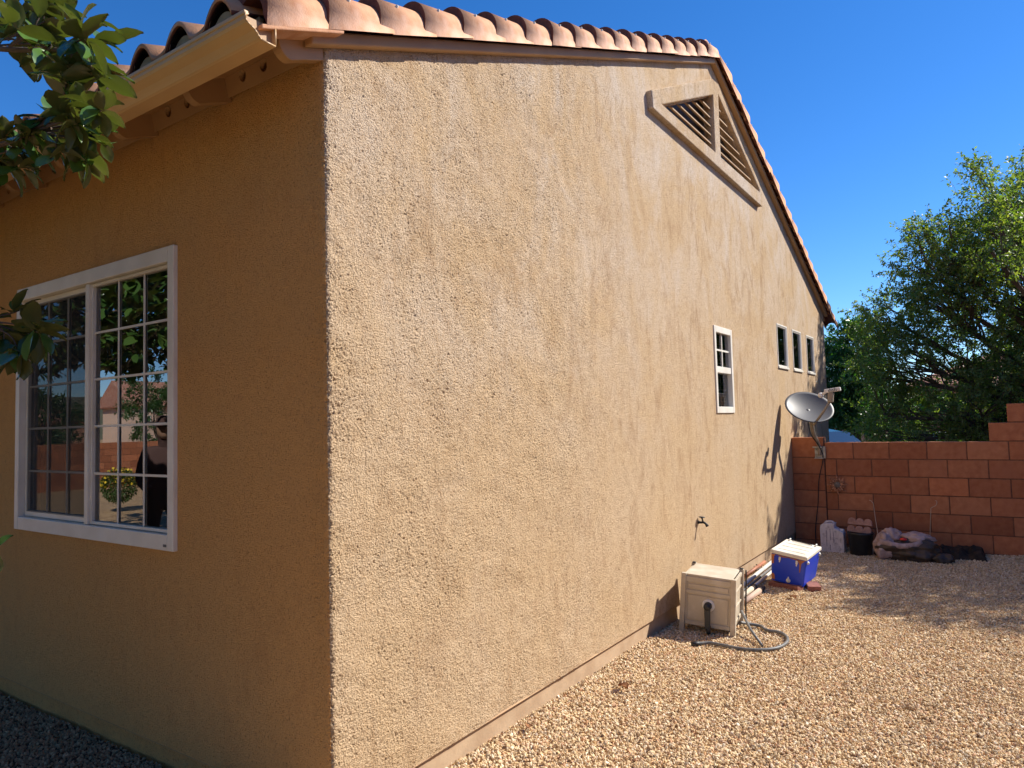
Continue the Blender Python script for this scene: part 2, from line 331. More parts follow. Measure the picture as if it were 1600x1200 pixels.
def scatter(o, density, seed, pm='pebble'):
    ng = bpy.data.node_groups.new('pebble_scatter', 'GeometryNodeTree')
    ng.interface.new_socket('Geometry', in_out='INPUT', socket_type='NodeSocketGeometry'); ng.interface.new_socket('Geometry', in_out='OUTPUT', socket_type='NodeSocketGeometry')
    N = ng.nodes; L = ng.links; gi = N.new('NodeGroupInput'); go = N.new('NodeGroupOutput')
    dp = N.new('GeometryNodeDistributePointsOnFaces'); dp.distribute_method = 'RANDOM'; dp.inputs['Density'].default_value = density*1.6; dp.inputs['Seed'].default_value = seed
    L.new(gi.outputs[0], dp.inputs['Mesh'])
    gti = N.new('GeometryNodeGeometryToInstance')
    for k in range(4):
        ic = N.new('GeometryNodeMeshIcoSphere'); ic.inputs['Radius'].default_value = .5; ic.inputs['Subdivisions'].default_value = 2
        sp = N.new('GeometryNodeSetPosition'); nz = N.new('ShaderNodeTexNoise'); nz.noise_dimensions = '4D'; nz.inputs['W'].default_value = k*3.7; nz.inputs['Scale'].default_value = 1.7; nz.inputs['Detail'].default_value = 1
        vm = N.new('ShaderNodeVectorMath'); vm.operation = 'SUBTRACT'; vm.inputs[1].default_value = (.5,.5,.5)
        vs = N.new('ShaderNodeVectorMath'); vs.operation = 'SCALE'; vs.inputs['Scale'].default_value = 1.0
        L.new(nz.outputs['Color'], vm.inputs[0]); L.new(vm.outputs[0], vs.inputs[0]); L.new(vs.outputs[0], sp.inputs['Offset']); L.new(ic.outputs[0], sp.inputs['Geometry'])
        sm = N.new('GeometryNodeSetMaterial'); sm.inputs['Material'].default_value = M[pm]; L.new(sp.outputs[0], sm.inputs[0]); L.new(sm.outputs[0], gti.inputs[0])
    def rv(lo, hi, sd, typ='FLOAT_VECTOR'):
        r = N.new('FunctionNodeRandomValue'); r.data_type = typ; r.inputs['Seed'].default_value = sd
        if typ == 'FLOAT_VECTOR': r.inputs[0].default_value = lo; r.inputs[1].default_value = hi; return r.outputs[0]
        r.inputs[2].default_value = lo; r.inputs[3].default_value = hi; return r.outputs[1]
    inst = N.new('GeometryNodeInstanceOnPoints'); L.new(dp.outputs[0], inst.inputs['Points']); L.new(gti.outputs[0], inst.inputs['Instance']); inst.inputs['Pick Instance'].default_value = True
    L.new(rv((0,0,0), (6.28,6.28,6.28), 1), inst.inputs['Rotation'])
    sc = N.new('ShaderNodeVectorMath'); sc.operation = 'SCALE'; L.new(rv((.014,.011,.008), (.027,.021,.015), 2), sc.inputs[0]); L.new(rv(.42, 1.02, 5, 'FLOAT'), sc.inputs['Scale']); L.new(sc.outputs[0], inst.inputs['Scale'])
    ss = N.new('GeometryNodeTranslateInstances'); ss.inputs['Local Space'].default_value = False; L.new(inst.outputs[0], ss.inputs[0]); L.new(rv((-.003,-.003,-.002), (.003,.003,.009), 8), ss.inputs['Translation'])
    jn = N.new('GeometryNodeJoinGeometry'); L.new(ss.outputs[0], jn.inputs[0]); L.new(gi.outputs[0], jn.inputs[0]); L.new(jn.outputs[0], go.inputs[0])
    md = o.modifiers.new('pebbles', 'NODES'); md.node_group = ng
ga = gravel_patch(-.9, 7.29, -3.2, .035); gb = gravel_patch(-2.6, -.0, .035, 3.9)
gp = ga.build('gravel', M['gravel'])
gd = gb.build('gravel', M['gravel_shaded']); tag(gd, kind='stuff'); gd['label'] = 'pebble gravel along the front wall with its shade darkened into the colour'; scatter(gd, 4200, 8, 'pebble_shaded')
tag(gp, kind='stuff'); gp['label'] = 'loose tan pebble gravel covering the side yard'
scatter(gp, 5200, 3)

# ---------------------------------------------------------------- house
house = empty('stucco_house')
tag(house, 'tan stucco house with a tall sunlit gable wall and clay tile roof', 'house')
SL = .397; XA = 4.81; XR = 9.62
def roofz(x, base=3.085): return base + SL*(x if x <= XA else (2*XA - x))
WB = lambda x: .105 + .0073*max(0, x)      # bottom edge of the stucco
def wall_with_holes(outer, holes, to3, depth, name, mt):
    bm = bmesh.new(); allv = []
    def loop(pts):
        vs = [bm.verts.new(to3(*p)) for p in pts]
        es = [bm.edges.new((vs[i], vs[(i+1) % len(vs)])) for i in range(len(vs))]; return vs, es
    edges = []; hl = []
    _, e = loop(outer); edges += e
    for h in holes: vs, e = loop(h); edges += e; hl.append(vs)
    r = bmesh.ops.triangle_fill(bm, edges=edges, use_beauty=True, use_dissolve=False)
    for vs in hl:
        back = [bm.verts.new(v.co + Vector(depth)) for v in vs]
        for i in range(len(vs)): bm.faces.new((vs[i], vs[(i+1) % len(vs)], back[(i+1) % len(vs)], back[i]))
    bmesh.ops.recalc_face_normals(bm, faces=bm.faces)
    me = bpy.data.meshes.new(name); bm.to_mesh(me); bm.free(); me.materials.append(mt)
    o = bpy.data.objects.new(name, me); C.objects.link(o); o.parent = house; return o
def rect(a, b, c, d): return [(a, c), (b, c), (b, d), (a, d)]
CR = .12
SW = (4.57, 5.08, 1.62, 2.425); TW = [(6.845, 7.315, 2.155, 2.672), (7.60, 8.06, 2.155, 2.672), (8.385, 8.83, 2.155, 2.668)]
VENT_IN = [[(3.43, 4.085), (4.70, 4.640), (4.70, 4.085)], [(4.86, 4.70), (4.86, 4.085), (6.19, 4.085), (6.19, 4.11)]]
NX = 3.15
outer = [(NX, WB(NX)), (XR, WB(XR)), (XR, roofz(XR)+.05), (XA, roofz(XA)+.05), (NX, roofz(NX)+.05)]
holes = [rect(*SW)] + [rect(*t) for t in TW] + [[(3.5, 4.10), (4.86, 4.70), (6.1, 4.13), (6.1, 4.10)]]
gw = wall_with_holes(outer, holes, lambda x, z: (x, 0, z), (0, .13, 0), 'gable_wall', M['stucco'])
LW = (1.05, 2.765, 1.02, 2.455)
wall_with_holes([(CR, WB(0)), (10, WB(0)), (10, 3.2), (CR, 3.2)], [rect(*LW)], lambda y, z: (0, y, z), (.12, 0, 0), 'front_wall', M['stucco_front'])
w = MB(); w.box((XR-.1, 0.002, .1), (XR-.003, 10, 2.9)); w.box((.05, 9.9, 0), (XR-.1, 10, 3.05)); w.build('rear_wall', M['stucco'], house)
# rounded, crumbly corner running into the near part of the gable wall, with real relief
def vnoise(u, v, freq, seed):
    g_ = np.random.default_rng(seed).uniform(-1, 1, (257, 257)); x = u*freq; y = v*freq
    xi = np.floor(x).astype(int); yi = np.floor(y).astype(int); fx_ = x-xi; fy_ = y-yi; fx_ = fx_*fx_*(3-2*fx_); fy_ = fy_*fy_*(3-2*fy_)
    q = lambda a_, b_: g_[(a_ + 31*(b_//257)) % 257, (b_ + 57*(a_//257)) % 257]
    return (q(xi,yi)*(1-fx_)+q(xi+1,yi)*fx_)*(1-fy_) + (q(xi,yi+1)*(1-fx_)+q(xi+1,yi+1)*fx_)*fy_
r = .026; prof = []; nA = 30
for k in range(nA+1): prof.append((0, CR - (CR-r)*k/nA, -1, 0))
for k in range(1, 15): a = math.pi/2*k/15; prof.append((r - r*math.cos(a), r - r*math.sin(a), -math.cos(a), -math.sin(a)))
xx = r
while xx < NX: prof.append((xx, 0, 0, -1)); xx += .0027*(1+.38*xx)
prof.append((NX, 0, 0, -1)); prof = np.array(prof); n = len(prof)
sa = np.concatenate([[0], np.cumsum(np.hypot(np.diff(prof[:,0]), np.diff(prof[:,1])))])
nzr = 1050; tt = np.linspace(0, 1, nzr); px_ = prof[:,0]
zb = .105 + .0073*px_; zt = 3.085+SL*px_+.05
ZZ = zb[None]+(zt-zb)[None]*tt[:,None]; SS = np.repeat(sa[None], nzr, 0)
U = SS*.92+ZZ*.38; Vv = ZZ*.92-SS*.38
e = np.minimum(np.minimum(np.arange(n)/8, 1), np.clip((NX-px_)/1.3, 0, 1))[None]
big = .5+.5*vnoise(SS, ZZ, 5, 9)
d = .0023*vnoise(U*1.3, Vv, 235, 1)*(.6+.8*big) + .0007*vnoise(U, Vv*.8, 120, 2) - .013*np.clip(vnoise(U*.9, Vv*1.5, 118, 3)-.52, 0, 1)*(.3+big) + .0030*vnoise(SS, ZZ, 14, 4) + .005*vnoise(SS, ZZ, 2.2, 5)*(px_[None] > .2)
cd_ = np.abs(np.hypot(px_-.03, prof[:,1]-.03))[None]; d = d*e*(1+.35*np.exp(-(cd_/.06)**2))*np.where(px_ < .004, .45, 1)[None] + e*.0025*np.exp(-(cd_/.05)**2)*vnoise(SS, ZZ, 30, 12)
V = np.stack([px_[None]+prof[:,2][None]*d, prof[:,1][None]+prof[:,3][None]*d, ZZ], 2).reshape(-1, 3)
ii, jj = np.meshgrid(np.arange(n-1), np.arange(nzr-1)); a = (jj*n+ii).ravel(); F = np.stack([a, a+1, a+n+1, a+n], 1)
pf = ii.ravel() < nA+7
near = npmesh('gable_near', V, F, M['stucco'], None, smooth=True)
near.data.materials.append(M['stucco_front']); gw.data.materials.append(M['stucco_front']); near.data.polygons.foreach_set('material_index', pf.astype(np.int32))
bmx = bmesh.new(); bmx.from_mesh(gw.data); bmx.from_mesh(near.data); bmx.to_mesh(gw.data); bmx.free()
bpy.data.objects.remove(near)
# foundation strip and weep screed
f = MB(); f.box((.024, .02, -.15), (XR-.02, .1, .16)); f.build('foundation', M['foundation'], house); MB().box((.022, .022, -.15), (.1, 9.9, .14)).build('foundation', M['stucco_front'], house)
f = MB(); 
f.prism([(.03, .0, WB(0)-.002), (XR, .0, WB(XR)-.002), (XR, .03, WB(XR)-.014), (.03, .03, WB(0)-.014)], (0, .004, .006))
f.prism([(.0, .03, WB(0)-.002), (.0, 9.9, WB(0)-.002), (.03, 9.9, WB(0)-.014), (.03, .03, WB(0)-.014)], (.004, 0, .006))
f.build('weep_screed', M['trim'], house)

# ---- roof
roof = None
pitch = .265
def wave(y):       # S tile: round hump and shallow pan
    t = ((y-.02)/pitch) % 1.0
    if t < .62: return .078*math.sin(math.pi*t/.62)**.8
    return -.012*math.sin(math.pi*(t-.62)/.38)
ys = np.arange(.02, 10.2, pitch/16)
def slope_mesh(side):
    V = []; F = []; L0 = -.40; tl = .33; cnt = int(math.ceil((XA-L0)/(tl*.93)))
    ny = len(ys)
    for c in range(cnt):
        xa = L0 + c*tl*.93; xb = min(xa + tl*.93 + .03, XA)
        for (x, lift) in ((xa, .026), (xa, .044), (xb, .018)):
            k0 = len(V)
            for y in ys:
                z = 3.175 + SL*x + lift + wave(y)
                xx = x if side < 0 else 2*XA - x
                V.append((xx, y, z - (0 if lift != .026 else .0)))
        b = len(V) - 3*ny
        for r_ in range(2):
            for i in range(ny-1):
                q = (b+r_*ny+i, b+r_*ny+i+1, b+(r_+1)*ny+i+1, b+(r_+1)*ny+i); F.append(q if side > 0 else q[::-1])
    return MB().add(V, F, True)
sm = slope_mesh(-1); sm2 = slope_mesh(1); sm.add(sm2.v, sm2.f, True)
roof = sm.build('roof', M['tile'], house)
so = roof.modifiers.new('solid', 'SOLIDIFY'); so.thickness = .015; so.offset = -1; roof.data.materials.append(M['tile_edge']); so.material_offset_rim = 1
# deck under the tiles, soffit
d = MB()
for s in (0, 1):
    fx = (lambda x: x) if s == 0 else (lambda x: 2*XA-x)
    d.prism([(fx(-.30), .03, 3.145-SL*.30), (fx(XA), .03, 3.145+SL*XA), (fx(XA), .03, 3.165+SL*XA), (fx(-.30), .03, 3.165-SL*.30)], (0, 10.1, 0))
d.build('roof_deck', M['trim'], roof)
# mortar filling under the humps at the eave
k = 0; y0 = .02
while y0 < 9.9:
    pts = []
    for j in range(13):
        t = j/12*.62; pts.append((-.372, y0 + t*pitch, 3.175 + SL*-.38 + .004 + .066*math.sin(math.pi*t/.62)**.8))
    pts += [(-.372, y0+.62*pitch, 3.175-SL*.38-.03), (-.372, y0, 3.175-SL*.38-.03)]
    MB().prism(pts[::-1], (.03, 0, 0)).build('eave_fill', M['mortar'], roof); y0 += pitch
# rake tiles: barrel pieces lapped up both slopes of the gable edge
def rake_tile(x, side):
    Lx = .36; rad = .098; n = 14; V = []; F = []
    def ring(xx, lift, rr):
        out = []; zc = 3.140 + SL*xx + lift
        pts = [(-.100+.001, -.012-lift)]
        for k in range(n+1):
            a = math.pi*(1 - k/n*1.0); pts.append((.0 + rr*math.cos(a), .03 + rr*1.12*math.sin(a)))
        for (yy, zz) in pts:
            out.append((xx if side < 0 else 2*XA-xx, yy, zc + zz))
        return out
    rings = [ring(x, .034, rad+.006), ring(x, .006, rad-.020), ring(x+Lx, -.026, rad-.030), ring(x+Lx, -.008, rad-.010)]
    # rings: outer low end, inner low end, inner high end, outer high end
    n1 = n+2
    for g_ in rings: V += g_
    for a, b in ((0,1),(1,2),(2,3),(3,0)):
        for i in range(n1-1):
            q = (a*n1+i, a*n1+i+1, b*n1+i+1, b*n1+i); F.append(q if side < 0 else q[::-1])
    F.append((0, n1, 2*n1, 3*n1)); F.append((n1-1, 4*n1-1, 3*n1-1, 2*n1-1))
    mb = MB(); mb.add(V, F, False)
    for i in range(3*(n1-1), 4*(n1-1)): mb.sm[i] = True
    return mb
step = .282
def put_rake(x, side):
    mb = rake_tile(x, side); wx = x if side < 0 else 2*XA-x; org = Vector((wx, .02, 3.14+SL*x)); mb.v = [tuple(Vector(p)-org) for p in mb.v]
    o = mb.build('rake_tile', [M['tile'], M['tile_edge']], roof)
    n1 = 15
    for i, p in enumerate(o.data.polygons):
        if i < n1*2: p.material_index = 1
    o.location = org + Vector((0, random.uniform(-.003, .003), random.uniform(-.003, .003))); o.rotation_euler = (random.uniform(-.03,.03), random.uniform(-.008,.008), random.uniform(-.02,.02))
    nx = x+.12; sx = nx if side < 0 else 2*XA-nx
    nl = MB().lathe([(0, .006), (.006, .004), (.007, -.008)], Vector((sx, -.080, 3.140+SL*nx+.014+.108)) - org, 8, axis=(0,-.7,.7)); nl.build('nail', M['white_plastic'], o)
x = -.34
while x < XA-.12:
    put_rake(x, -1); put_rake(x, 1); x += step
put_rake(-.60, 1)
# first (eave) tile has a flat lip to the yard side
f = MB().prism([(-.36, -.10, 3.120-SL*.36+.01), (.02, -.10, 3.120+SL*.02+.01), (.02, -.10, 3.120+SL*.02-.008), (-.36, -.10, 3.120-SL*.36-.008)], (0, .10, 0)); f.build('starter_lip', M['tile'], roof, bevel=.004)
# ridge caps
for k in range(32):
    y = .02 + k*.31; n = 12; V = []; F = []
    for (yy, rr, zz) in ((y, .125, .02), (y+.36, .105, 0)):
        for j in range(n+1):
            a = math.pi*(1-j/n); V.append((XA + rr*math.cos(a), yy, 3.20+SL*XA+zz+rr*.9*math.sin(a)))
    F = [(i, i+1, n+2+i, n+1+i) for i in range(n)]
    o = MB().add(V, F, True).build('ridge_cap', M['tile'], roof); q = o.modifiers.new('s', 'SOLIDIFY'); q.thickness = .016
# rake board, smooth stucco trim under the tiles
b = MB()
for s in (0, 1):
    fx = (lambda x: x) if s == 0 else (lambda x: 2*XA-x)
    for (y0, y1, za, zb) in ((-.052, -.002, -.002, .052),):
        x0 = -.10 if s == 0 else -.06
        b.prism([(fx(x0), y0, 3.085+SL*x0+za), (fx(XA), y0, 3.085+SL*XA+za), (fx(XA), y0, 3.085+SL*XA+zb), (fx(x0), y0, 3.085+SL*x0+zb)], (0, y1-y0, 0))
b.build('rake_board', M['trim'], house, bevel=.008)
# eave: vent blocks with round holes, rafter tails, fascia, gutter
vb = MB()
def holed_panel(y0, y1, z0, z1, x0, x1, hs, rad=.024):
    bm = bmesh.new(); edges = []
    def loop(pts):
        vs = [bm.verts.new(p) for p in pts]; return [bm.edges.new((vs[i], vs[(i+1) % len(vs)])) for i in range(len(vs))], vs
    def P(y, z): t = (z-z0)/(z1-z0); return (x0+(x1-x0)*t, y, z)
    e, _ = loop([P(y0,z0), P(y1,z0), P(y1,z1), P(y0,z1)]); edges += e; hl = []
    for h in hs:
        e, vs = loop([P(h+rad*math.cos(a*math.pi/9), (z0+z1)/2+rad*math.sin(a*math.pi/9)) for a in range(18)]); edges += e; hl.append(vs)
    bmesh.ops.triangle_fill(bm, edges=edges, use_beauty=True)
    for vs in hl:
        bk = [bm.verts.new(v.co+Vector((.022, 0, 0))) for v in vs]
        for i in range(len(vs)): bm.faces.new((vs[i], vs[(i+1)%18], bk[(i+1)%18], bk[i]))
    bmesh.ops.recalc_face_normals(bm, faces=bm.faces)
    me = bpy.data.meshes.new('vent_block'); bm.to_mesh(me); bm.free(); me.materials.append(M['trim']); o = bpy.data.objects.new('vent_block', me); C.objects.link(o); o.parent = house
dk = MB()
for k in range(16):
    yk = .0 + .605*k
    if k < 15: holed_panel(yk+.047, yk+.604, 3.045, 3.165, -.022, -.05, [yk+.19, yk+.335, yk+.48] if k == 0 else [yk+.30, yk+.46])
    t = MB(); pts = [(-.002, yk, 3.035), (-.045, yk, 3.018), (-.10, yk, 2.997)]
    for j in range(9): a = j/8*math.pi/2; pts.append((-.155 - .058*math.sin(a), yk, 2.972 + .055*(1-math.cos(a))))
    pts += [(-.222, yk, 3.072), (-.002, yk, 3.155)]
    t.prism(pts, (0, .045, 0)); t.build('rafter_tail', M['trim'], house, bevel=.002)
dk.box((.02, .05, 2.9), (.04, 9.9, 3.2)); dk.build('eave_cavity', M['black'], house)
fb = MB(); fb.box((-.300, -.002, 2.958), (-.281, 10, 3.075)); fb.build('fascia', M['trim'], house, bevel=.002)
sf = MB(); sf.prism([(-.281, .001, 3.064-.03), (-.003, .001, 3.150), (-.003, .001, 3.162), (-.281, .001, 3.064-.012)], (0, 10, 0)); sf.build('soffit', M['trim'], house)
def ogee(dx=0, dz=0):
    x0 = -.302; p = [(x0, 3.005), (x0, 2.930), (x0-.058, 2.930), (x0-.066, 2.934), (x0-.074, 2.944), (x0-.086, 2.955), (x0-.102, 2.962), (x0-.116, 2.969), (x0-.122, 2.978), (x0-.122, 3.0), (x0-.114, 3.002), (x0-.108, 3.0)]
    return p
pr = ogee(); V = []; F = []
for yy in (-.095, 10.0):
    V += [(x, yy, z) for x, z in pr]
n = len(pr); F = [(i, i+1, n+i+1, n+i) for i in range(n-1)]
gut = MB().add(V, F, False).build('gutter', M['gutter'], house); q = gut.modifiers.new('s', 'SOLIDIFY'); q.thickness = .004; q.offset = 0
cap = MB().prism([(x, -.078, z) for x, z in pr[:10]], (0, .006, 0)); cap.build('end_cap', M['trim'], gut)
rim = MB()
for i in range(n-3): 
    a, b_ = Vector((pr[i][0], -.096, pr[i][1])), Vector((pr[i+1][0], -.096, pr[i+1][1])); rim.tube([a, b_], .0035, 5)
rim.build('rolled_rim', M['gutter'], gut)
rim = MB().box((pr[9][0]-.006, -.097, 2.992), (pr[9][0]+.012, 10, 3.008)); rim.build('front_lip', M['gutter'], gut, bevel=.003)

# ---- attic vent
vent = MB()
OUT = [(3.215, 4.125), (3.23, 3.985), (6.27, 3.935), (6.31, 4.07), (4.875, 4.815), (4.70, 4.80)]
def vent_frame():
    bm = bmesh.new(); edges = []; loops = []
    for pts in [OUT] + VENT_IN:
        vs = [bm.verts.new((x, -.05, z)) for x, z in pts]; es = [bm.edges.new((vs[i], vs[(i+1)%len(vs)])) for i in range(len(vs))]; edges += es; loops.append(vs)
    bmesh.ops.triangle_fill(bm, edges=edges, use_beauty=True)
    for vs, dy in zip(loops, (.05, .10, .10)):
        bk = [bm.verts.new(v.co + Vector((0, dy, 0))) for v in vs]
        for i in range(len(vs)): bm.faces.new((vs[i], vs[(i+1)%len(vs)], bk[(i+1)%len(vs)], bk[i]))
    bmesh.ops.recalc_face_normals(bm, faces=bm.faces)
    bmesh.ops.dissolve_limit(bm, angle_limit=R(1), verts=bm.verts, edges=bm.edges)
    me = bpy.data.meshes.new('attic_vent'); bm.to_mesh(me); bm.free(); me.materials.append(M['stucco'])
    o = bpy.data.objects.new('attic_vent', me); C.objects.link(o); o.parent = house
    q = o.modifiers.new('b', 'BEVEL'); q.width = .014; q.segments = 3; q.limit_method = 'ANGLE'; q.angle_limit = R(50)
    return o
av = vent_frame()
VI = VENT_IN
def xrange_at(z, tri):
    if tri == 0: return (3.43 + (z-4.085)/(4.640-4.085)*(4.70-3.43), 4.70)
    return (4.86, 4.86 + (4.70-z)/(4.70-4.11)*(6.19-4.86))
for tri in (0, 1):
    lv = MB(); z = 4.125
    while z < (4.60 if tri == 0 else 4.66):
        x0, x1 = xrange_at(z, tri); x1 = min(x1, 6.19)
        if x1-x0 > .05:
            lv.prism([(x0+.002, .022, z-.022), (x0+.002, -.020, z-.050), (x0+.002, -.020, z-.038), (x0+.002, .022, z-.010)], (x1-x0-.004, 0, 0))
        z += .085
    lv.build('louvre', M['stucco_smooth'], av)
MB().prism([(3.4,.09,4.05),(6.3,.09,4.05),(6.3,.09,4.10),(4.87,.09,4.76),(4.7,.09,4.70),(3.4,.09,4.12)], (0,.01,0)).build('vent_screen', M['black'], av)

# ---- windows
def frame_rect(mb, plane, a, b, c, d, w, t0, t1, wt=None, wb=None):
    wt = wt or w; wb = wb or w
    def bx(u0, u1, v0, v1):
        if plane == 'x': mb.box((t0, u0, v0), (t1, u1, v1))
        else: mb.box((u0, t0, v0), (u1, t1, v1))
    bx(a, a+w, c, d); bx(b-w, b, c, d); bx(a+w, b-w, d-wt, d); bx(a+w, b-w, c, c+wb)
def glassrect(name, plane, t, a, b, c, d, par, mt=None):
    P = (lambda u, v: (t, u, v)) if plane == 'x' else (lambda u, v: (u, t, v))
    return MB().add([P(a,c), P(b,c), P(b,d), P(a,d)], [(0,1,2,3) if plane == 'y' else (0,3,2,1)]).build(name, mt or M['glass'], par)
# large slider on the shaded front
w = MB(); frame_rect(w, 'x', LW[0]-.006, LW[1]+.006, LW[2]-.006, LW[3]+.006, .052, -.022, .05, .075, .075)
w.box((-.012, 1.885, LW[2]+.07), (.040, 1.925, LW[3]-.07))
win = w.build('window', M['white'], house, bevel=.004)
win['label'] = 'wide white slider window with a grid on the shaded front wall'
s1 = MB(); frame_rect(s1, 'x', 1.10, 1.885, LW[2]+.072, LW[3]-.072, .016, .002, .036); s1.build('sash', M['white'], win, bevel=.002)
s2 = MB(); frame_rect(s2, 'x', 1.925, 2.716, LW[2]+.072, LW[3]-.072, .034, .014, .046); s2.build('sash', M['white'], win, bevel=.002)
glassrect('pane', 'x', .020, 1.116, 1.869, LW[2]+.088, LW[3]-.088, win); glassrect('pane', 'x', .030, 1.959, 2.682, LW[2]+.106, LW[3]-.106, win)
mu = MB(); za, zb = LW[2]+.088, LW[3]-.088
for i in (1, 2): yy = 1.116 + (1.869-1.116)*i/3; mu.box((.0125, yy-.006, za), (.017, yy+.006, zb)); yy = 1.959+(2.682-1.959)*i/3; mu.box((.021, yy-.006, za+.018), (.026, yy+.006, zb-.018))
for j in range(1, 5): zz = za+(zb-za)*j/5; mu.box((.0130, 1.116, zz-.006), (.0165, 1.869, zz+.006)); mu.box((.0215, 1.959, zz-.006), (.0255, 2.682, zz+.006))
# grid bars sit just outside each pane
mv = MB()
for i in (1, 2): yy = 1.116 + (1.869-1.116)*i/3; mv.box((.012, yy-.007, za), (.018, yy+.007, zb))
for j in range(1, 5): zz = za+(zb-za)*j/5; mv.box((.0125, 1.116, zz-.007), (.0175, 1.869, zz+.007))
mu.build('window_grid', M['white'], win)
glassrect('insect_screen', 'x', .010, 1.959, 2.682, LW[2]+.10, LW[3]-.10, win, M['screen'])
lb = MB().box((-.0245, 1.10, LW[2]+.012), (-.0225, 1.125, LW[2]+.024)).build('maker_tag', M['hose'], win)
bl = MB()
for k in range(19):
    yy = 1.08 + k*.092; c_ = Vector((.17, yy, 1.74)); bl.box((.166, yy-.04, 1.04), (.170, yy+.04, 2.44), rot=Matrix.Rotation(R(62+random.uniform(-8,8)), 3, 'Z'))
bl.build('vertical_blinds', M['blind'], win)
rm = MB(); rm.box((.125, .8, .9), (2.6, 3.1, 2.6)); rmo = rm.build('room_interior', M['interior'], house)
bmx = bmesh.new(); bmx.from_mesh(rmo.data); bmx.faces.ensure_lookup_table()
ff = [f_ for f_ in bmx.faces if f_.calc_center_median().x < .13]; bmesh.ops.delete(bmx, geom=ff, context='FACES'); bmx.to_mesh(rmo.data); bmx.free()
# small double-hung window
a, b, c, d_ = SW
w = MB(); frame_rect(w, 'y', a-.004, b+.004, c-.004, d_+.004, .045, -.012, .05, .06, .06)
zm = (c+d_)/2
w.box((a+.045, -.004, zm-.03), (b-.045, .045, zm+.03)); win2 = w.build('window', M['white'], house, bevel=.004)
win2['label'] = 'small white double hung window at the middle of the sunlit gable wall'
glassrect('pane', 'y', .018, a+.045, b-.045, zm+.03, d_-.06, win2); glassrect('pane', 'y', .034, a+.045, b-.045, c+.06, zm-.03, win2)
mv = MB(); xm = (a+b)/2
mv.box((xm-.008, .008, zm+.03), (xm+.008, .016, d_-.06)); zq = (zm+.03+d_-.06)/2; mv.box((a+.045, .0085, zq-.008), (b-.045, .0155, zq+.008))
mv.box((xm-.008, .036, c+.06), (xm+.008, .042, zm-.03)); zq = (zm-.03+c+.06)/2; mv.box((a+.045, .0365, zq-.008), (b-.045, .0415, zq+.008)); mv.build('window_grid', M['white'], win2)
bl = MB(); z = c+.03
while z < d_-.03: bl.box((a+.047, .0455, z), (b-.047, .064, z+.002), rot=Matrix.Rotation(R(35), 3, 'X')); z += .026
bl.build('slat_blind', M['slat'], win2); MB().box((a+.03, .068, c+.03), (b-.03, .074, d_-.03)).build('shade_backing', M['interior'], win2)
MB().box((a-.1, .135, c-.1), (b+.1, .15, d_+.1)).build('room_interior', M['interior'], house)
TL = ['nearest to the front', 'in the middle', 'nearest to the back yard wall']
for i, (a, b, c, d_) in enumerate(TW):
    w = MB(); frame_rect(w, 'y', a-.003, b+.003, c-.003, d_+.003, .030, .001, .050, .03, .035); frame_rect(w, 'y', a-.008, b+.008, c-.008, d_+.008, .02, -.006, .004)
    w.box((a-.01, -.016, c-.012), (b+.01, .02, c+.012))
    wo = w.build('window', M['white'], house, bevel=.003); wo['label'] = ['narrow fixed window, nearest to the small gridded window of the row of three', 'narrow fixed window, middle of the row of three', 'narrow fixed window, closest to the far end of the gable wall'][i]
    glassrect('pane', 'y', .014, a+.03, b-.03, c+.035, d_-.03, wo); MB().box((a+.025, .034, c+.03), (b-.025, .042, d_-.025)).build('backing_panel', M['interior'], wo)  # dark panel added behind the glass to hide the sunlit reveal
MB().box((6.7, .135, 2.1), (9.0, .15, 2.75)).build('room_interior', M['interior'], house)

# ---------------------------------------------------------------- garden faucet
fa = empty('garden_faucet', (3.985, 0, .70)); fa.scale = (.72, .72, .72); tag(fa, 'small dark hose faucet sticking out low on the sunlit gable wall', 'faucet')
t = MB(); t.tube([(0, .01, 0), (0, -.045, 0)], .014, 12); t.tube(bez([(0,-.04,0), (.0,-.07,0), (.0,-.09,-.012), (.0,-.105,-.030)], 5), [.013]*15+[.014], 12); t.lathe([(.0,0),(.024,0),(.024,-.004),(0,-.004)], (0,-.004,0), 14, axis=(0,-1,0))
t.build('spout', M['rubber'], fa)
t = MB(); t.tube([(0,-.06,.0), (0,-.048,.052)], .009, 10); t.tube([(0,-.048,.048), (0,-.047,.062)], .014, 10); t.build('valve_stem', M['rubber'], fa)
t = MB(); t.lathe([(.0,0),(.034,0),(.036,.004),(.034,.008),(0,.008)], (0,-.047,.058), 10, axis=(0,-.1,1)); t.build('handle', M['rubber'], fa)
t = MB().tube([(0,-.098,-.022),(0,-.112,-.042)], .018, 12); t.build('hose_thread', M['rubber'], fa)

# ---------------------------------------------------------------- block wall
def bw_color(): pass
bw = empty('block_wall', (7.31, 0, 0)); tag(bw, 'red concrete block wall running from the house with stepped top at the right', 'wall')
def blocks(parent, x0, y_hi, y_lo, z_top, rows, off, name, th=.15, min_z=-.1, bev=.004, joint=.0055, bl=.376, zmin_rows=None):
    mb = MB()
    for r_ in range(rows):
        z1 = z_top - .2*r_; z0 = z1-.2
        o_ = off if r_ % 2 == 0 else off + bl/2
        ye = y_hi; edges = [y_hi]
        y = y_hi - (o_ % bl if (o_ % bl) > .02 else bl)
        while y > y_lo+.03: edges.append(y); y -= bl
        edges.append(y_lo)
        for i in range(len(edges)-1):
            dx = random.uniform(-.0015, .0015)
            mb.box((x0+dx, edges[i+1]+joint, z0+joint), (x0+th+dx, edges[i]-joint, z1-joint))
    return mb.build(name, M['wallblock'], parent, bevel=bev)
def courseblock(y_hi, y_lo, z_top, rows, off, x0=0, tb=0):
    blocks(bw, x0, y_hi, y_lo, z_top, rows, off, 'blocks')
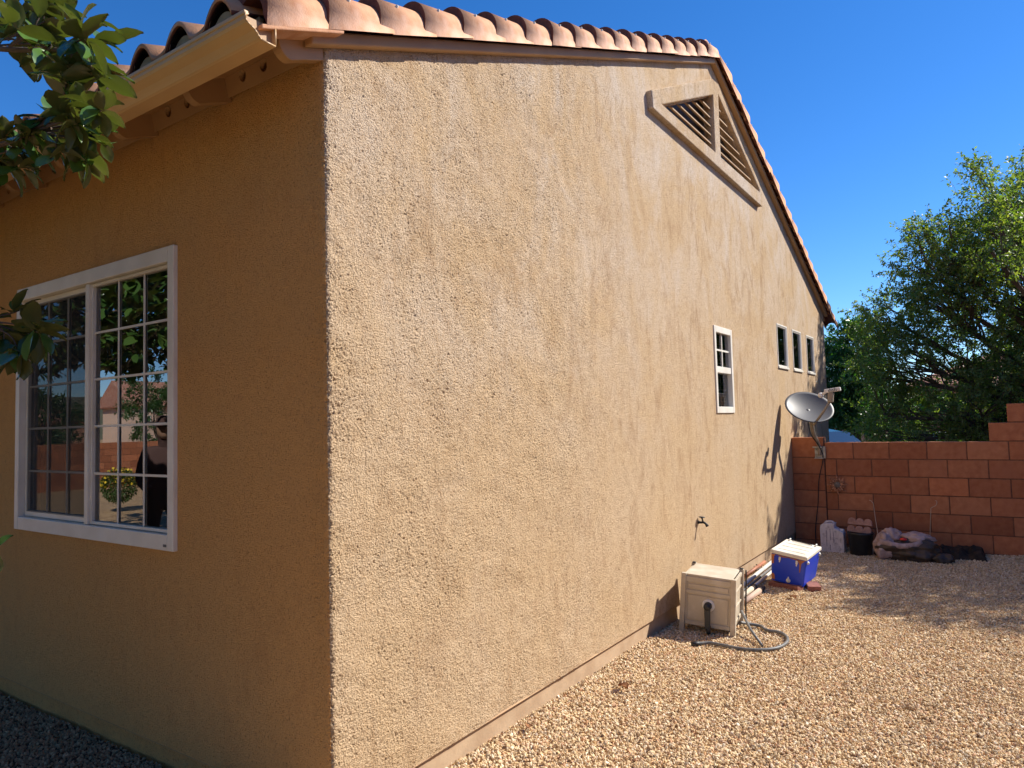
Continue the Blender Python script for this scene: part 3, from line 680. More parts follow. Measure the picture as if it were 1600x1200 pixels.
courseblock(-.372, -9.0, 1.25, 7, (.688-.372), 0)        # main run
courseblock(-2.02, -9.0, 1.45, 1, .376/2+.19, 0); courseblock(-2.19, -9.0, 1.65, 1, .376, 0)
courseblock(-2.95, -9.0, 1.85, 1, .19, 0)
mm = MB(); mm.box((.006, -8.99, -.2), (.144, -.376, 1.243)); mm.box((.007, -8.98, 1.243), (.143, -2.03, 1.443)); mm.box((.008, -8.97, 1.443), (.142, -2.20, 1.643)); mm.build('mortar', M['wallmortar'], bw)
# end pilaster against the house
mb = MB()
for i, (z1, z0) in enumerate([(1.312,1.068),(1.068,.868),(.868,.672),(.672,.474),(.474,.276),(.276,.08),(.08,-.12)]): mb.box((-.012, -.364, z0+.005), (.15, -.002, z1-.005))
mb.build('end_pilaster', M['wallblock'], bw, bevel=.004); MB().box((-.006, -.370, -.2), (.14, -.004, 1.30)).build('mortar', M['wallmortar'], bw)

# ---------------------------------------------------------------- sun ornament
so_ = empty('sun_ornament', (7.285, -.503, .75)); tag(so_, 'rusty metal sun ornament with wavy rays hung on the red block wall', 'ornament')
mb = MB()
for k in range(16):
    a = 2*math.pi*k/16; L_ = .118 if k % 2 == 0 else .092
    pts = []
    for j in range(6):
        t = j/5; rr = .038 + (L_-.038)*t; aa = a + .10*math.sin(t*5.2)*(1 if k % 2 else .6)
        pts.append(Vector((-.004-.006*math.sin(t*3), rr*math.cos(aa), rr*math.sin(aa))))
    mb.tube(pts, [.010,.011,.010,.008,.006,.003], 6)
mb.build('rays', M['ornament'], so_)
MB().lathe([(0,.016),(.02,.014),(.034,.006),(.042,.0),(.044,-.006),(0,-.006)], (-.006,0,0), 24, axis=(-1,0,0)).build('face_disc', M['ornament_disc'], so_)
rg = MB(); rg.tube([Vector((-.012, .041*math.cos(a*math.pi/12), .041*math.sin(a*math.pi/12))) for a in range(25)], .004, 6); rg.build('face_ring', M['ornament'], so_)

# ---------------------------------------------------------------- satellite dish
DC = Vector((6.93, -.305, 1.672)); DN = Vector((-.575, -.40, .715)).normalized()
di = empty('satellite_dish', (7.30, -.30, 1.1)); tag(di, 'grey satellite dish on a bent mast bolted to the red block wall', 'satellite dish')
mb = MB(); nr = 10; nn_ = 48; V = []; F = []
Q = DN.to_track_quat('Z', 'Y').to_matrix()
hor = Vector((0,0,1)).cross(DN).normalized(); upv = DN.cross(hor).normalized()
for i in range(nr+1):
    t = i/nr
    for k in range(nn_):
        a = 2*math.pi*k/nn_; V.append(DC + hor*(.275*t*math.cos(a)) + upv*(.26*t*math.sin(a)) + DN*(.055*(t*t-1)))
for i in range(nr):
    for k in range(nn_): F.append((i*nn_+k, i*nn_+(k+1)%nn_, (i+1)*nn_+(k+1)%nn_, (i+1)*nn_+k))
o = MB().add(V, F, True).build('reflector', M['dishface'], di, world=True)
o.data.materials.append(M['dishback']); q = o.modifiers.new('s', 'SOLIDIFY'); q.thickness = .010; q.offset = -1; q.material_offset = 1; q.material_offset_rim = 1
bowl = DC - DN*.055
lowp = DC - upv*.25
mast_top = bowl - DN*.09 + Vector((.0, 0, -.03))
W0 = Vector((7.285, -.315, 1.16))
mb = MB(); mb.tube(bez([mast_top, Vector((7.02, -.295, 1.52)), Vector((7.12, -.30, 1.36)), Vector((7.24, -.325, 1.22)), Vector((7.262, -.33, 1.10))], 6), .021, 12); mb.build('mast', M['tan_paint'], di, world=True)
mb = MB(); mb.box((7.276, -.39, 1.06), (7.294, -.27, 1.20)); mb.box((7.225, -.365, 1.185), (7.29, -.255, 1.20)); mb.box((7.235, -.37, 1.055), (7.29, -.27, 1.066)); mb.tube([(7.26, -.36, 1.10), (7.26, -.28, 1.10)], .007, 8); mb.tube([(7.26, -.36, 1.17), (7.26, -.28, 1.17)], .007, 8); mb.build('wall_bracket', M['steel'], di, bevel=.002, world=True)
mb = MB(); mb.box(bowl-DN*.075-Vector((.04,.045,.045)), bowl-DN*.075+Vector((.04,.045,.045)), rot=Q); mb.build('tilt_bracket', M['steel'], di, bevel=.004, world=True)
LN = Vector((6.74, -.59, 1.835))
elbow = Vector((6.74, -.575, 1.735)); base = lowp - DN*.02
mb = MB(); mb.tube([base+Vector((.02,.03,-.02)), base+(elbow-base)*.5, elbow], .0145, 8); mb.build('feed_arm', M['tan_paint'], di, world=True)
mb = MB(); mb.box(elbow+Vector((-.025,-.032,-.02)), elbow+Vector((.025,.028,.095)), rot=Matrix.Rotation(.1, 3, 'X')); mb.build('feed_housing', M['tan_paint'], di, bevel=.010, world=True)
rot = Matrix.Rotation(R(-12), 3, 'X')
mb = MB(); mb.box(LN+Vector((-.028,-.095,-.006)), LN+Vector((.028,.075,.038)), rot=Matrix.Rotation(R(-7), 3, 'X')); ln = mb.build('feed_head', M['white_plastic'], di, bevel=.008, world=True)
mb = MB(); hd = (bowl-LN).normalized(); h0 = LN+Vector((0,.10,-.025)); mb.lathe([(0,0),(.020,.0),(.029,.012),(.031,.030),(.024,.044),(0,.046)], h0, 20, axis=hd); mb.tube([LN+Vector((0,.05,0)), h0+hd*.01], .014, 10); mb.build('feed_horn', M['white_plastic'], di, world=True)
tx = bpy.data.curves.new('dish_lettering', 'FONT'); tx.body = 'dish'; tx.size = .058; tx.extrude = .0008; tx.align_x = 'CENTER'; tx.align_y = 'CENTER'
txo = bpy.data.objects.new('dish_lettering_tmp', tx); C.objects.link(txo); bpy.context.view_layer.update()
me = bpy.data.meshes.new_from_object(txo.evaluated_get(bpy.context.evaluated_depsgraph_get())); bpy.data.objects.remove(txo)
lt = bpy.data.objects.new('lettering', me); C.objects.link(lt); lt.parent = ln; me.materials.clear(); me.materials.append(M['black'])
Mx = Matrix(((0,0,-1),(-1,0,0),(0,1,0))); Mx = (Matrix.Rotation(R(-7), 3, 'X') @ Mx)
cc = LN+Vector((-.0295, -.012, .016)) - OFF[ln.name]
lt.matrix_local = Matrix.Translation(cc) @ Mx.to_4x4()
cb = bez([mast_top+Vector((.0,-.03,0)), Vector((7.0,-.272,1.50)), Vector((7.10,-.275,1.35)), Vector((7.22,-.335,1.20)), Vector((7.275,-.36,1.06)), Vector((7.285,-.30,.80)), Vector((7.285,-.275,.5)), Vector((7.285,-.235,.22)), Vector((7.27,-.235,.0))], 6)
MB().tube(cb, .0055, 6).build('coax_cable', M['rubber'], di, world=True)

# ---------------------------------------------------------------- hose reel box
hb = empty('hose_reel_box', (3.44, -.273, .0), (.075, -.035, .132)); tag(hb, 'taupe plastic hose reel box with black crank standing against the gable wall', 'hose box')
D_, W_, H_ = .364, .392, .425
def hx(name, mb, mt=None, bev=.003, par=None): return mb.build(name, mt or M['taupe'], par or hb, bevel=bev)
for sx in (-1, 1):
    for sy in (-1, 1):
        p = MB(); c = Vector((sx*(D_/2-.016), sy*(W_/2-.018), 0)); f0 = Vector((sx*.005, sy*.006, 0))
        q = [c+f0+Vector((a*.017, b*.019, -.01)) for a, b in ((-1,-1),(1,-1),(1,1),(-1,1))]; q2 = [c+Vector((a*.016, b*.018, H_+.004)) for a, b in ((-1,-1),(1,-1),(1,1),(-1,1))]
        p.add(q+q2, [(0,3,2,1),(4,5,6,7),(0,1,5,4),(1,2,6,5),(2,3,7,6),(3,0,4,7)])
        hx('leg', p)
        if sx > 0: hx('post_cap', MB().box(c+Vector((-.013,-.013,H_+.003)), c+Vector((.013,.013,H_+.012))), M['black'])
hx('lid', MB().box((-D_/2+.012, -W_/2+.030, H_-.014), (D_/2-.010, W_/2-.030, H_+.001)), bev=.003)
# front face (local -x)
xf = -D_/2+.006
hx('front_panel', MB().box((xf+.008, -W_/2+.03, .055), (xf+.016, W_/2-.03, H_-.012)), bev=.001)
def pframe(mb, y0, y1, z0, z1, w_, x0, x1):
    mb.box((x0, y0, z0), (x1, y0+w_, z1)); mb.box((x0, y1-w_, z0), (x1, y1, z1)); mb.box((x0, y0+w_, z1-w_), (x1, y1-w_, z1)); mb.box((x0, y0+w_, z0), (x1, y1-w_, z0+w_))
fr = MB(); ya, yb = -W_/2+.034, W_/2-.034
fr.box((xf, ya, H_-.055), (xf+.009, yb, H_-.016)); fr.box((xf, ya, .285), (xf+.009, yb, .312)); fr.box((xf, ya, .055), (xf+.009, yb, .085))
fr.box((xf, ya, .085), (xf+.009, ya+.010, .285)); fr.box((xf, yb-.010, .085), (xf+.009, yb, .285)); fr.box((xf, ya, .312), (xf+.009, ya+.010, H_-.055)); fr.box((xf, yb-.010, .312), (xf+.009, yb, H_-.055))
hx('front_frame', fr, bev=.003)
mo = MB(); mo.box((xf+.002, ya+.018, .325), (xf+.009, yb-.018, H_-.068)); mo.box((xf+.002, ya+.018, .095), (xf+.009, yb-.018, .275)); hx('raised_panel', mo, bev=.004)
for sy in (-1, 1):
    p = MB(); yy = sy*(W_/2-.008); y1 = yy - sy*.010
    p.box((-D_/2+.033, y1, .07), (D_/2-.033, y1-sy*.006, H_-.012)); hx('side_panel', p, bev=.001)
    p = MB()
    for (z0, z1) in ((.07,.10),(.195,.21),(.305,.32),(H_-.04,H_-.014)): p.box((-D_/2+.033, yy-sy*.001, z0), (D_/2-.033, y1, z1))
    hx('side_frame', p, bev=.002)
hx('rear_panel', MB().box((D_/2-.014, -W_/2+.03, .06), (D_/2-.006, W_/2-.03, H_-.012)))
pl = MB().lathe([(0,.006),(.030,.006),(.040,.003),(.046,-.002),(.046,-.006)], (xf-.0005, -.005, .215), 28, axis=(-1,0,0)); hx('crank_plate', pl, M['white_plastic'], 0)
ck = MB().lathe([(0,.055),(.020,.053),(.027,.040),(.029,.0)], (xf-.004, -.005, .215), 20, axis=(-1,0,0)); ck.build('crank_hub', M['black'], hb)
ck = MB().prism([(xf-.035,.016,.215),(xf-.035,-.028,.215),(xf-.04,-.032,.06),(xf-.04,.006,.06)], (-.014,0,0)); cko = hx('crank_arm', ck, M['black'], .004)
ck = MB().tube([(xf-.03,-.013,.075),(xf-.03,-.018,.02)], [.019,.016], 12); ck.build('crank_handle', M['black'], cko)
cv = MB().tube(bez([(D_/2+.006,-W_/2-.012,H_-.005),(D_/2+.004,-W_/2-.016,.30),(D_/2+.006,-W_/2-.018,.14),(D_/2-.02,-W_/2-.03,.03)],5), .006, 6); cv.build('dark_cord', M['rubber'], hb)
def tow(p):   # world -> hose box local
    return (hb_inv @ Vector(p))
hb_m = Matrix.Translation(hb.location) @ hb.rotation_euler.to_matrix().to_4x4(); hb_inv = hb_m.inverted()
hz = .022
hp = [(3.50,-.47,.05),(3.56,-.525,hz+.01),(3.575,-.60,hz),(3.50,-.66,hz),(3.49,-.74,hz),(3.42,-.815,hz),(3.28,-.855,hz),(3.12,-.83,hz),(3.02,-.74,hz),(2.985,-.62,hz),(3.0,-.50,hz),(3.0,-.41,hz+.002),(2.955,-.35,hz)]
MB().tube([tow(p) for p in bez(hp, 8)], .0115, 10).build('hose', M['hose'], hb)
MB().tube([tow((2.96,-.36,hz)), tow((2.92,-.31,hz))], .016, 10).build('hose_fitting', M['rubber'], hb)
MB().tube([tow((3.56,-.465,.12)), tow((3.32,-.60,.06)), tow((3.115,-.735,.022))], .0095, 8).build('leader_pipe', M['hose'], hb)

# ---------------------------------------------------------------- cooler on pavers
co = empty('cooler', (5.133, -.473, .058), (.150, -.056, -.064)); tag(co, 'blue cooler with a dirty white lid and orange patches standing on red pavers', 'cooler')
cd, cw, chh = .455, .315, .262
def taper(mb, z0, z1, s0, s1, d=cd, w=cw):
    q = []
    for z, s in ((z0, s0), (z1, s1)):
        for a, b in ((-1,-1),(1,-1),(1,1),(-1,1)): q.append((a*d/2*s, b*w/2*s, z))
    return mb.add(q, [(0,3,2,1),(4,5,6,7),(0,1,5,4),(1,2,6,5),(2,3,7,6),(3,0,4,7)])
taper(MB(), .0, chh, .90, 1.0).build('body', M['blue'], co, bevel=.016, seg=3)
l = MB(); taper(l, chh, chh+.034, 1.05, 1.03); lid = l.build('lid', M['lid'], co, bevel=.009, seg=3)
rr = MB()
for k in range(3): rr.box((-.15+k*.12, -.12, chh+.033), (-.145+k*.12, .12, chh+.0375))
rr.build('lid_rib', M['lid'], lid, bevel=.001)
lh = MB(); 
for (x, y) in ((.20,.12),(.20,-.12)): lh.tube([(x-.02,y,chh+.034),(x-.02,y,chh+.048),(x+.02,y,chh+.048),(x+.02,y,chh+.034)], .006, 8)
lh.build('hinge', M['white_plastic'], co)
lh = MB().tube(bez([(.205,.10,chh+.040),(.185,.05,chh+.044),(.19,-.02,chh+.042),(.17,-.09,chh+.043)],5), .004, 6); lh.build('lid_cord', M['darkwood'], lid)
fx = lambda z: -(cd/2)*(.90+.10*z/chh)-.0015
for (y, z) in ((.075, .215),(-.075,.215)):
    lt_ = MB(); lt_.box((fx(z)-.008, y-.009, z-.004), (fx(z)+.002, y+.009, z+.028)); lt_.box((fx(z)-.010, y-.005, z-.022), (fx(z)+.0, y+.004, z)); lt_.build('latch', M['white_plastic'], co, bevel=.002)
sp = MB().lathe([(0,.016),(.012,.015),(.019,.006),(.020,0)], (fx(.03)-.001, -.012, .040), 18, axis=(-1,0,0)); sp.tube([(fx(.05)-.004,-.012,.05),(fx(.06)-.004,-.012,.076)], [.012,.004], 10); sp.build('spigot', M['white_plastic'], co)
def patch(pts, name, mt, face='x', e=.0022):
    P = []
    for (u, z) in pts:
        if face == 'x': P.append((fx(z)-.0005, u*(.90+.10*z/chh), z))
        else: P.append((u, -(cw/2)*(.90+.10*z/chh)-.001, z))
    MB().prism(P, (-.002,0,0) if face == 'x' else (0,-.002,0)).build(name, mt, co)
patch([(.152,.255),(.115,.255),(.128,.235),(.130,.17),(.152,.165)], 'orange_patch', M['orange'])
patch([(.150,.075),(.150,.022),(.118,.018),(.120,.06),(.130,.075)], 'orange_patch', M['orange'])
patch([(-.075,.255),(-.148,.257),(-.118,.225),(-.114,.14),(-.106,.14),(-.100,.215)], 'rust_stain', M['rustbrown'])
patch([(.11,.2575),(-.075,.2575),(-.075,.246),(.0,.252),(.05,.243)], 'rust_stain', M['rustbrown'])
for (x, z) in ((-.19,.235),(.18,.235)):
    MB().lathe([(0,.014),(.012,.013),(.016,.0)], (x, -(cw/2)-.001, z), 14, axis=(0,-1,0)).build('handle_boss', M['white_plastic'], co)
def paver(loc, rz, label, L_=.20, W2=.10, H2=.055, tilt=0):
    o = MB().box((-L_/2,-W2/2,0), (L_/2,W2/2,H2)).build('paver', M['paver'], None, bevel=.006, seg=2)
    o.location = loc; o.rotation_euler = (tilt, 0, rz); tag(o, label, 'paver', 'red pavers under the cooler')
    ns = MB()
    return o
paver((4.955,-.445,-.004), R(70), 'long red paver directly under the front of the blue cooler', L_=.30)
paver((5.02,-.665,.0), R(20), 'red paver poking out to the right from under the blue cooler', L_=.23, W2=.11)

# ---------------------------------------------------------------- pipes and stakes by the wall
def stick(name, pts, r, mt, label, cat, group, n=10, hollow=False):
    P = [Vector(p) for p in pts]; c = (P[0]+P[-1])/2
    mb = MB(); mb.tube([p-c for p in P], r, n)
    o = mb.build(name, mt); o.location = c; tag(o, label, cat, group); return o
stick('pvc_pipe', [(4.30,-.155,.055),(6.25,-.075,.055)], .019, M['pvc'], 'white plastic pipe lying nearest the gable wall behind the hose box', 'pipe', 'pipes lying along the house wall')
stick('pvc_pipe', [(4.25,-.20,.045),(6.10,-.13,.045)], .012, M['hose'], 'thin dark grey pipe between the two white plastic pipes', 'pipe', 'pipes lying along the house wall')
stick('pvc_pipe', [(4.25,-.235,.04),(5.6,-.20,.05)], .014, M['pvc'], 'thinner white plastic pipe on the open side of the dark grey pipe', 'pipe', 'pipes lying along the house wall')
stick('copper_pipe', [(5.05,-.05,.06),(5.75,-.045,.07)], .017, M['copper'], 'short rusty orange pipe against the base of the gable wall', 'pipe')if False else stick('copper_pipe', [(5.05,-.05,.06),(5.75,-.045,.07)], .017, M['copper'], 'short rusty orange pipe against the base of the gable wall', 'pipe', None)
lg = stick('wooden_stake', [(4.15,-.300,.035),(4.62,-.300,.035)], .024, M['wood'], 'pale pinkish round stake with a dark end beside the cooler', 'stake', 'short stakes by the hose box')
MB().tube([(.235,0,0),(.36,.005,.0)], .025, 10).build('dark_end', M['darkwood'], lg)
lg = stick('wooden_stake', [(4.22,-.245,.045),(4.62,-.235,.045)], .022, M['taupe'], 'greyish round stake with a dark end next to the pinkish one', 'stake', 'short stakes by the hose box')
MB().tube([(.20,0,0),(.30,.005,.0)], .023, 10).build('dark_end', M['darkwood'], lg)
rk = [('dark broken twig pile lying at the wall base behind the pipes', 5.6)]
tw = MB()
for k in range(26):
    p = Vector((random.uniform(5.3,6.9), random.uniform(-.10,-.035), random.uniform(.02,.07))); q = p + Vector((random.uniform(-.16,.16), random.uniform(-.04,.03), random.uniform(-.01,.03))); tw.tube([p, q], random.uniform(.004,.010), 5)
o = tw.build('twig_litter', M['darkwood']); tag(o, kind='stuff'); o['label'] = 'dark twig litter along the base of the gable wall'

# ---------------------------------------------------------------- white jug
jg = empty('plastic_jug', (6.98, -.485, .0)); tag(jg, 'dirty white plastic jug with a notched shoulder standing by the red block wall', 'jug')
sil = [(.120,.01),(-.115,.0),(-.125,.03),(-.125,.225),(-.118,.245),(-.060,.275),(-.028,.290),(-.024,.325),(-.035,.338),(.02,.340),(.09,.335),(.118,.315),(.124,.28),(.124,.04)]
mb = MB().prism([(-.075, y, z) for y, z in sil], (.15, 0, 0)); mb.build('jug_body', M['jugmat'], jg, bevel=.020, seg=3)
MB().tube([(0,-.095,.245),(0,-.100,.275)], [.024,.022], 14).build('cap', M['white_plastic'], jg)
MB().tube(bez([(0,.085,.325),(0,.06,.352),(0,.0,.352),(0,-.015,.33)],5), .012, 8).build('handle', M['jugmat'], jg)
pr_ = MB()
for (y, z0, z1) in ((.055,.08,.26),(.02,.04,.10),(.015,.15,.28),(-.02,.12,.24)): pr_.box((-.0775, y-.004, z0), (-.0765, y+.004, z1))
pr_.build('worn_print', M['ink'], jg)
# ---------------------------------------------------------------- black bucket and edging stones
bk = empty('black_bucket', (6.93, -.778, .0)); tag(bk, 'round black plastic nursery pot standing by the red block wall', 'pot')
MB().lathe([(0,.005),(.105,.005),(.112,.012),(.126,.235),(.134,.238),(.135,.262),(.128,.264),(.122,.25),(.108,.02),(0,.02)], (0,0,0), 36).build('pot_body', M['black'], bk)
MB().lathe([(.1355,.246),(.139,.250),(.1355,.256)], (0,0,0), 36).build('rim', M['black'], bk)
def edging(loc, rot, label):
    e = MB(); pts = []
    for k in range(3):
        for j in range(9):
            a = math.pi*(1-j/8); pts.append((0, -(-.125+.083*(k+.5)) - .040*-math.cos(a)*-1, .035+.040*math.sin(a)))
    pts = [( -.02, y, z) for _, y, z in pts]
    ptsl = [(-.02, .125, 0.)] + sorted(pts, key=lambda p: -p[1]) + [(-.02, -.125, 0.)]
    e.prism(ptsl[::-1], (.04,0,0)); o = e.build('edging_stone', M['terracotta'], None, bevel=.006); o.location = loc; o.rotation_euler = rot
    tag(o, label, 'edging stone', 'scalloped edging stones in the black pot'); return o
edging((7.02,-.765,.325), (R(3),R(12),0), 'scalloped pinkish edging stone, upper one leaning above the black pot')
edging((6.98,-.760,.245), (R(3),R(10),0), 'scalloped darker edging stone, lower one set inside the black pot')

# ---------------------------------------------------------------- trash bag, tarp, wire hooks
def blob(c, s, seed, amp=.25, nu=40, nv=28, sq=.7, flat=0.0):
    V = []; F = []; c = Vector(c)
    for j in range(nv+1):
        th = math.pi*j/nv
        for i in range(nu):
            ph = 2*math.pi*i/nu
            d = Vector((math.sin(th)*math.cos(ph), math.sin(th)*math.sin(ph), math.cos(th)))
            n_ = mnoise.fractal(d*1.6+Vector((seed,0,0)), 1.0, 2.0, 4); rdg = 1-abs(mnoise.noise(d*5+Vector((0,seed,0))))*2
            rr = 1+amp*n_+amp*.35*rdg
            p = Vector((d.x*s[0], d.y*s[1], d.z*s[2]))*rr
            if p.z < -flat*s[2]: p.z = -flat*s[2]
            V.append(c+p)
    for j in range(nv):
        for i in range(nu): F.append((j*nu+i, (j+1)*nu+i, (j+1)*nu+(i+1)%nu, j*nu+(i+1)%nu))
    return MB().add(V, F, True)
tb = empty('trash_bag', (6.83, -1.25, 0)); tb.scale = (1, 1.06, 1.35); tag(tb, 'crumpled clear trash bag with pale folds and a red item by the block wall', 'bag')
blob((0,.0,.075), (.15,.29,.10), 3, .28, 56, 36, flat=.75).build('bag_body', M['bag_dark'], tb)
blob((-.02,.20,.09), (.11,.10,.115), 8, .25, flat=.75).build('pale_fold', M['bag_pale'], tb)
blob((.03,.14,.185), (.075,.095,.06), 5, .25, flat=.9).build('pale_fold', M['bag_pale'], tb)
blob((.04,-.06,.170), (.08,.15,.05), 11, .3, flat=.9).build('pale_fold', M['bag_pale'], tb)
MB().tube(bez([(-.10,.24,.15),(-.125,.15,.140),(-.125,.05,.125),(-.11,-.05,.135),(-.07,-.13,.155)],5), [.022]*21, 8).build('rolled_edge', M['bag_pale'], tb)
blob((-.06,.03,.168), (.02,.032,.018), 2, .2, 14, 10).build('red_item', M['redcap'], tb)
blob((-.04,-.30,.03), (.07,.10,.05), 21, .3, flat=.6).build('bag_tail', M['bag_dark'], tb)
tp = MB(); V = []; n1, n2 = 22, 46
for j in range(n1+1):
    for i in range(n2+1):
        x = 6.95 + .32*j/n1; y = -1.48 - .46*i/n2
        e = min(1, min(j, n1-j)/4, min(i, n2-i)/4)
        z = .03 + e*(.05 + .05*(1-abs(mnoise.noise(Vector((x*9,y*7,2))))*2) + .03*mnoise.noise(Vector((x*20,y*20,2)))) + .12*max(0,(j/n1-.6))*e
        V.append((x + .03*mnoise.noise(Vector((x*6,y*6,8))), y + .03*mnoise.noise(Vector((x*6,y*6,18))), max(.015, z)))
F = [(j*(n2+1)+i, j*(n2+1)+i+1, (j+1)*(n2+1)+i+1, (j+1)*(n2+1)+i) for j in range(n1) for i in range(n2)]
o = tp.add(V, F, True).build('black_tarp', M['tarp']); tag(o, 'flat crumpled black plastic sheet against the base of the block wall', 'tarp')
def hook(pts, label):
    P = [Vector(p) for p in pts]; c = P[-1].copy()
    o = MB().tube([p-c for p in bez(P, 5)], .0032, 6).build('wire_hook', M['wire']); o.location = c
    tag(o, label, 'wire hook', 'thin wire hooks by the block wall')
hook([(7.10,-.862,.60),(7.09,-.885,.592),(7.085,-.895,.575),(7.08,-.905,.56),(7.05,-.92,.42),(6.88,-.965,.22),(6.70,-1.01,.0)], 'tall thin wire hook leaning in front of the pale end of the trash bag')
hook([(7.20,-1.50,.61),(7.20,-1.515,.60),(7.19,-1.505,.56),(7.18,-1.46,.53),(7.18,-1.455,.50),(7.16,-1.44,.30),(7.12,-1.43,.05)], 'thin wire hook standing behind the dark end of the trash bag')

# ---------------------------------------------------------------- dry leaves on the gravel
def dry(loc, s, label):
    V = []; F = []; n = 8
    for j in range(n+1):
        t = j/n; w_ = s*.32*math.sin(math.pi*t)**.7*(1+.3*mnoise.noise(Vector((t*6, s*50, 1))))
        for k, u in enumerate((-1,-.5,0,.5,1)): V.append((s*(t-.5), u*w_, .012+abs(u)**1.5*s*.16+.01*math.sin(t*4)))
    F = [(j*5+k, j*5+k+1, (j+1)*5+k+1, (j+1)*5+k) for j in range(n) for k in range(4)]
    o = MB().add(V, F, True).build('dry_leaf', M['dryleaf']); o.location = loc; o.rotation_euler = (0, 0, random.uniform(0, 6)); tag(o, label, 'leaf', 'dry brown leaves on the gravel')
dry((4.55,-.60,.012), .09, 'curled brown dry leaf on the gravel in front of the blue cooler')
dry((1.95,-.26,.012), .09, 'dark brown dry leaf on the gravel near the base of the gable wall')
dry((1.20,-.10,.02), .06, 'small reddish dry leaf in the gravel closest to the house corner')

# ---------------------------------------------------------------- trees
def rotmats(dirs, rolls):
    d = dirs/np.linalg.norm(dirs, axis=1, keepdims=True); up = np.tile([0.,0,1], (len(d),1)); up[np.abs(d[:,2])>.95] = [1,0,0]
    s = np.cross(d, up); s /= np.linalg.norm(s, axis=1, keepdims=True); n = np.cross(s, d)
    c, si = np.cos(rolls)[:,None], np.sin(rolls)[:,None]
    return d, s*c+n*si, n*c-s*si
def leaves_mesh(P, D, roll, L_, Wd, tmpl, F):
    d, s, n = rotmats(D, roll); T = tmpl
    V = P[:,None,:] + (T[None,:,0:1]*d[:,None,:])*L_[:,None,None] + (T[None,:,1:2]*s[:,None,:])*(L_*Wd)[:,None,None] + (T[None,:,2:3]*n[:,None,:])*L_[:,None,None]
    k = T.shape[0]; FF = (np.arange(len(P))*k)[:,None,None] + F[None]
    return V.reshape(-1,3), FF.reshape(-1, F.shape[1])
T_S = np.array([[0,0,0],[.42,-.5,.07],[1,0,-.08],[.42,.5,.07]]); F_S = np.array([[0,1,2,3]])
_t = [0,.15,.4,.68,.88,1.0]; _w = [.03,.3,.5,.46,.24,.0]
T_M = np.array([[t, u*w_*1.0, abs(u)*.06+.10*math.sin(t*2.6)-.12*t*t] for t, w_ in zip(_t,_w) for u in (-1,0,1)])
F_M = np.array([[j*3+k, j*3+k+1, (j+1)*3+k+1, (j+1)*3+k] for j in range(5) for k in range(2)])
def limb(mb, a, b, r0, r1, wob=.12, n=7):
    a = Vector(a); b = Vector(b); L_ = (b-a).length; pts = []
    for i in range(n+1):
        t = i/n; o_ = Vector((mnoise.noise(Vector((a.x+t*2, b.y, 1))), mnoise.noise(Vector((a.y+t*2, b.x, 2))), .5*mnoise.noise(Vector((a.z+t*2, b.z, 3)))))*wob*L_*math.sin(math.pi*t)
        pts.append(a.lerp(b, t)+o_)
    mb.tube(pts, [r0+(r1-r0)*i/n for i in range(n+1)], 7, caps=False); return pts
def tree(name, label, cat, base, trunk_top, tr, lobes, nclump, leaf, per, leafm, spread=.42, group=None, drop=(0,0,-.25), seed=1, keep=None, wood='bark'):
    rg = np.random.default_rng(seed); random.seed(seed)
    root = empty(name, base); tag(root, label, cat, group)
    B = Vector(base); wd = MB(); tp_ = Vector(trunk_top)
    limb(wd, B, tp_, tr, tr*.75, .06)
    vol = np.array([l[3]*l[4]*l[5] for l in lobes])**.8; vol /= vol.sum()
    P = []; D = []
    for li, l in enumerate(lobes):
        c = np.array(l[:3]); rr = np.array(l[3:6]); k = max(3, int(nclump*vol[li]))
        lp = limb(wd, tp_, Vector(c - np.array([0,0,rr[2]*.4])), tr*.45, tr*.15, .15)
        for q in range(k):
            d = rg.normal(size=3); d /= np.linalg.norm(d); rad = rg.uniform(.25, 1.08)**.55
            if rg.random() < .14: rad *= 1.12
            cc = c + d*rr*rad
            if keep and not keep(cc): continue
            st = lp[-1].lerp(lp[-3], rg.random())
            if rg.random() < .8: limb(wd, st, Vector(cc), tr*.10, tr*.035, .2, 5)
            nt_ = rg.integers(4, 8)
            for w_ in range(nt_):
                td = d*.6 + rg.normal(size=3)*.6 + np.array([0,0,.1]); td /= np.linalg.norm(td); ln_ = spread*rg.uniform(.5,1.3)
                s0 = cc + rg.normal(size=3)*spread*.18
                e0 = s0 + td*ln_
                wd.tube([Vector(s0), Vector((s0+e0)/2 + rg.normal(size=3)*.02), Vector(e0)], [tr*.022, tr*.016, tr*.008], 3, caps=False)
                m_ = per; tt = rg.random(m_)**.7
                pts = s0 + (e0-s0)*tt[:,None] + rg.normal(size=(m_,3))*leaf*.35
                dd = td[None]*.5 + rg.normal(size=(m_,3))*.75 + np.array(drop)[None]
                P.append(pts); D.append(dd)
    P = np.concatenate(P); D = np.concatenate(D); n = len(P)
    V, F = leaves_mesh(P-np.array(base), D, rg.uniform(-1.2,1.2,n), leaf*rg.uniform(.65,1.25,n), rg.uniform(.38,.52,n), T_S, F_S)
    npmesh('crown', V, F, leafm, root)
    wd.build('trunk', M[wood], root, world=True)
    return root, n
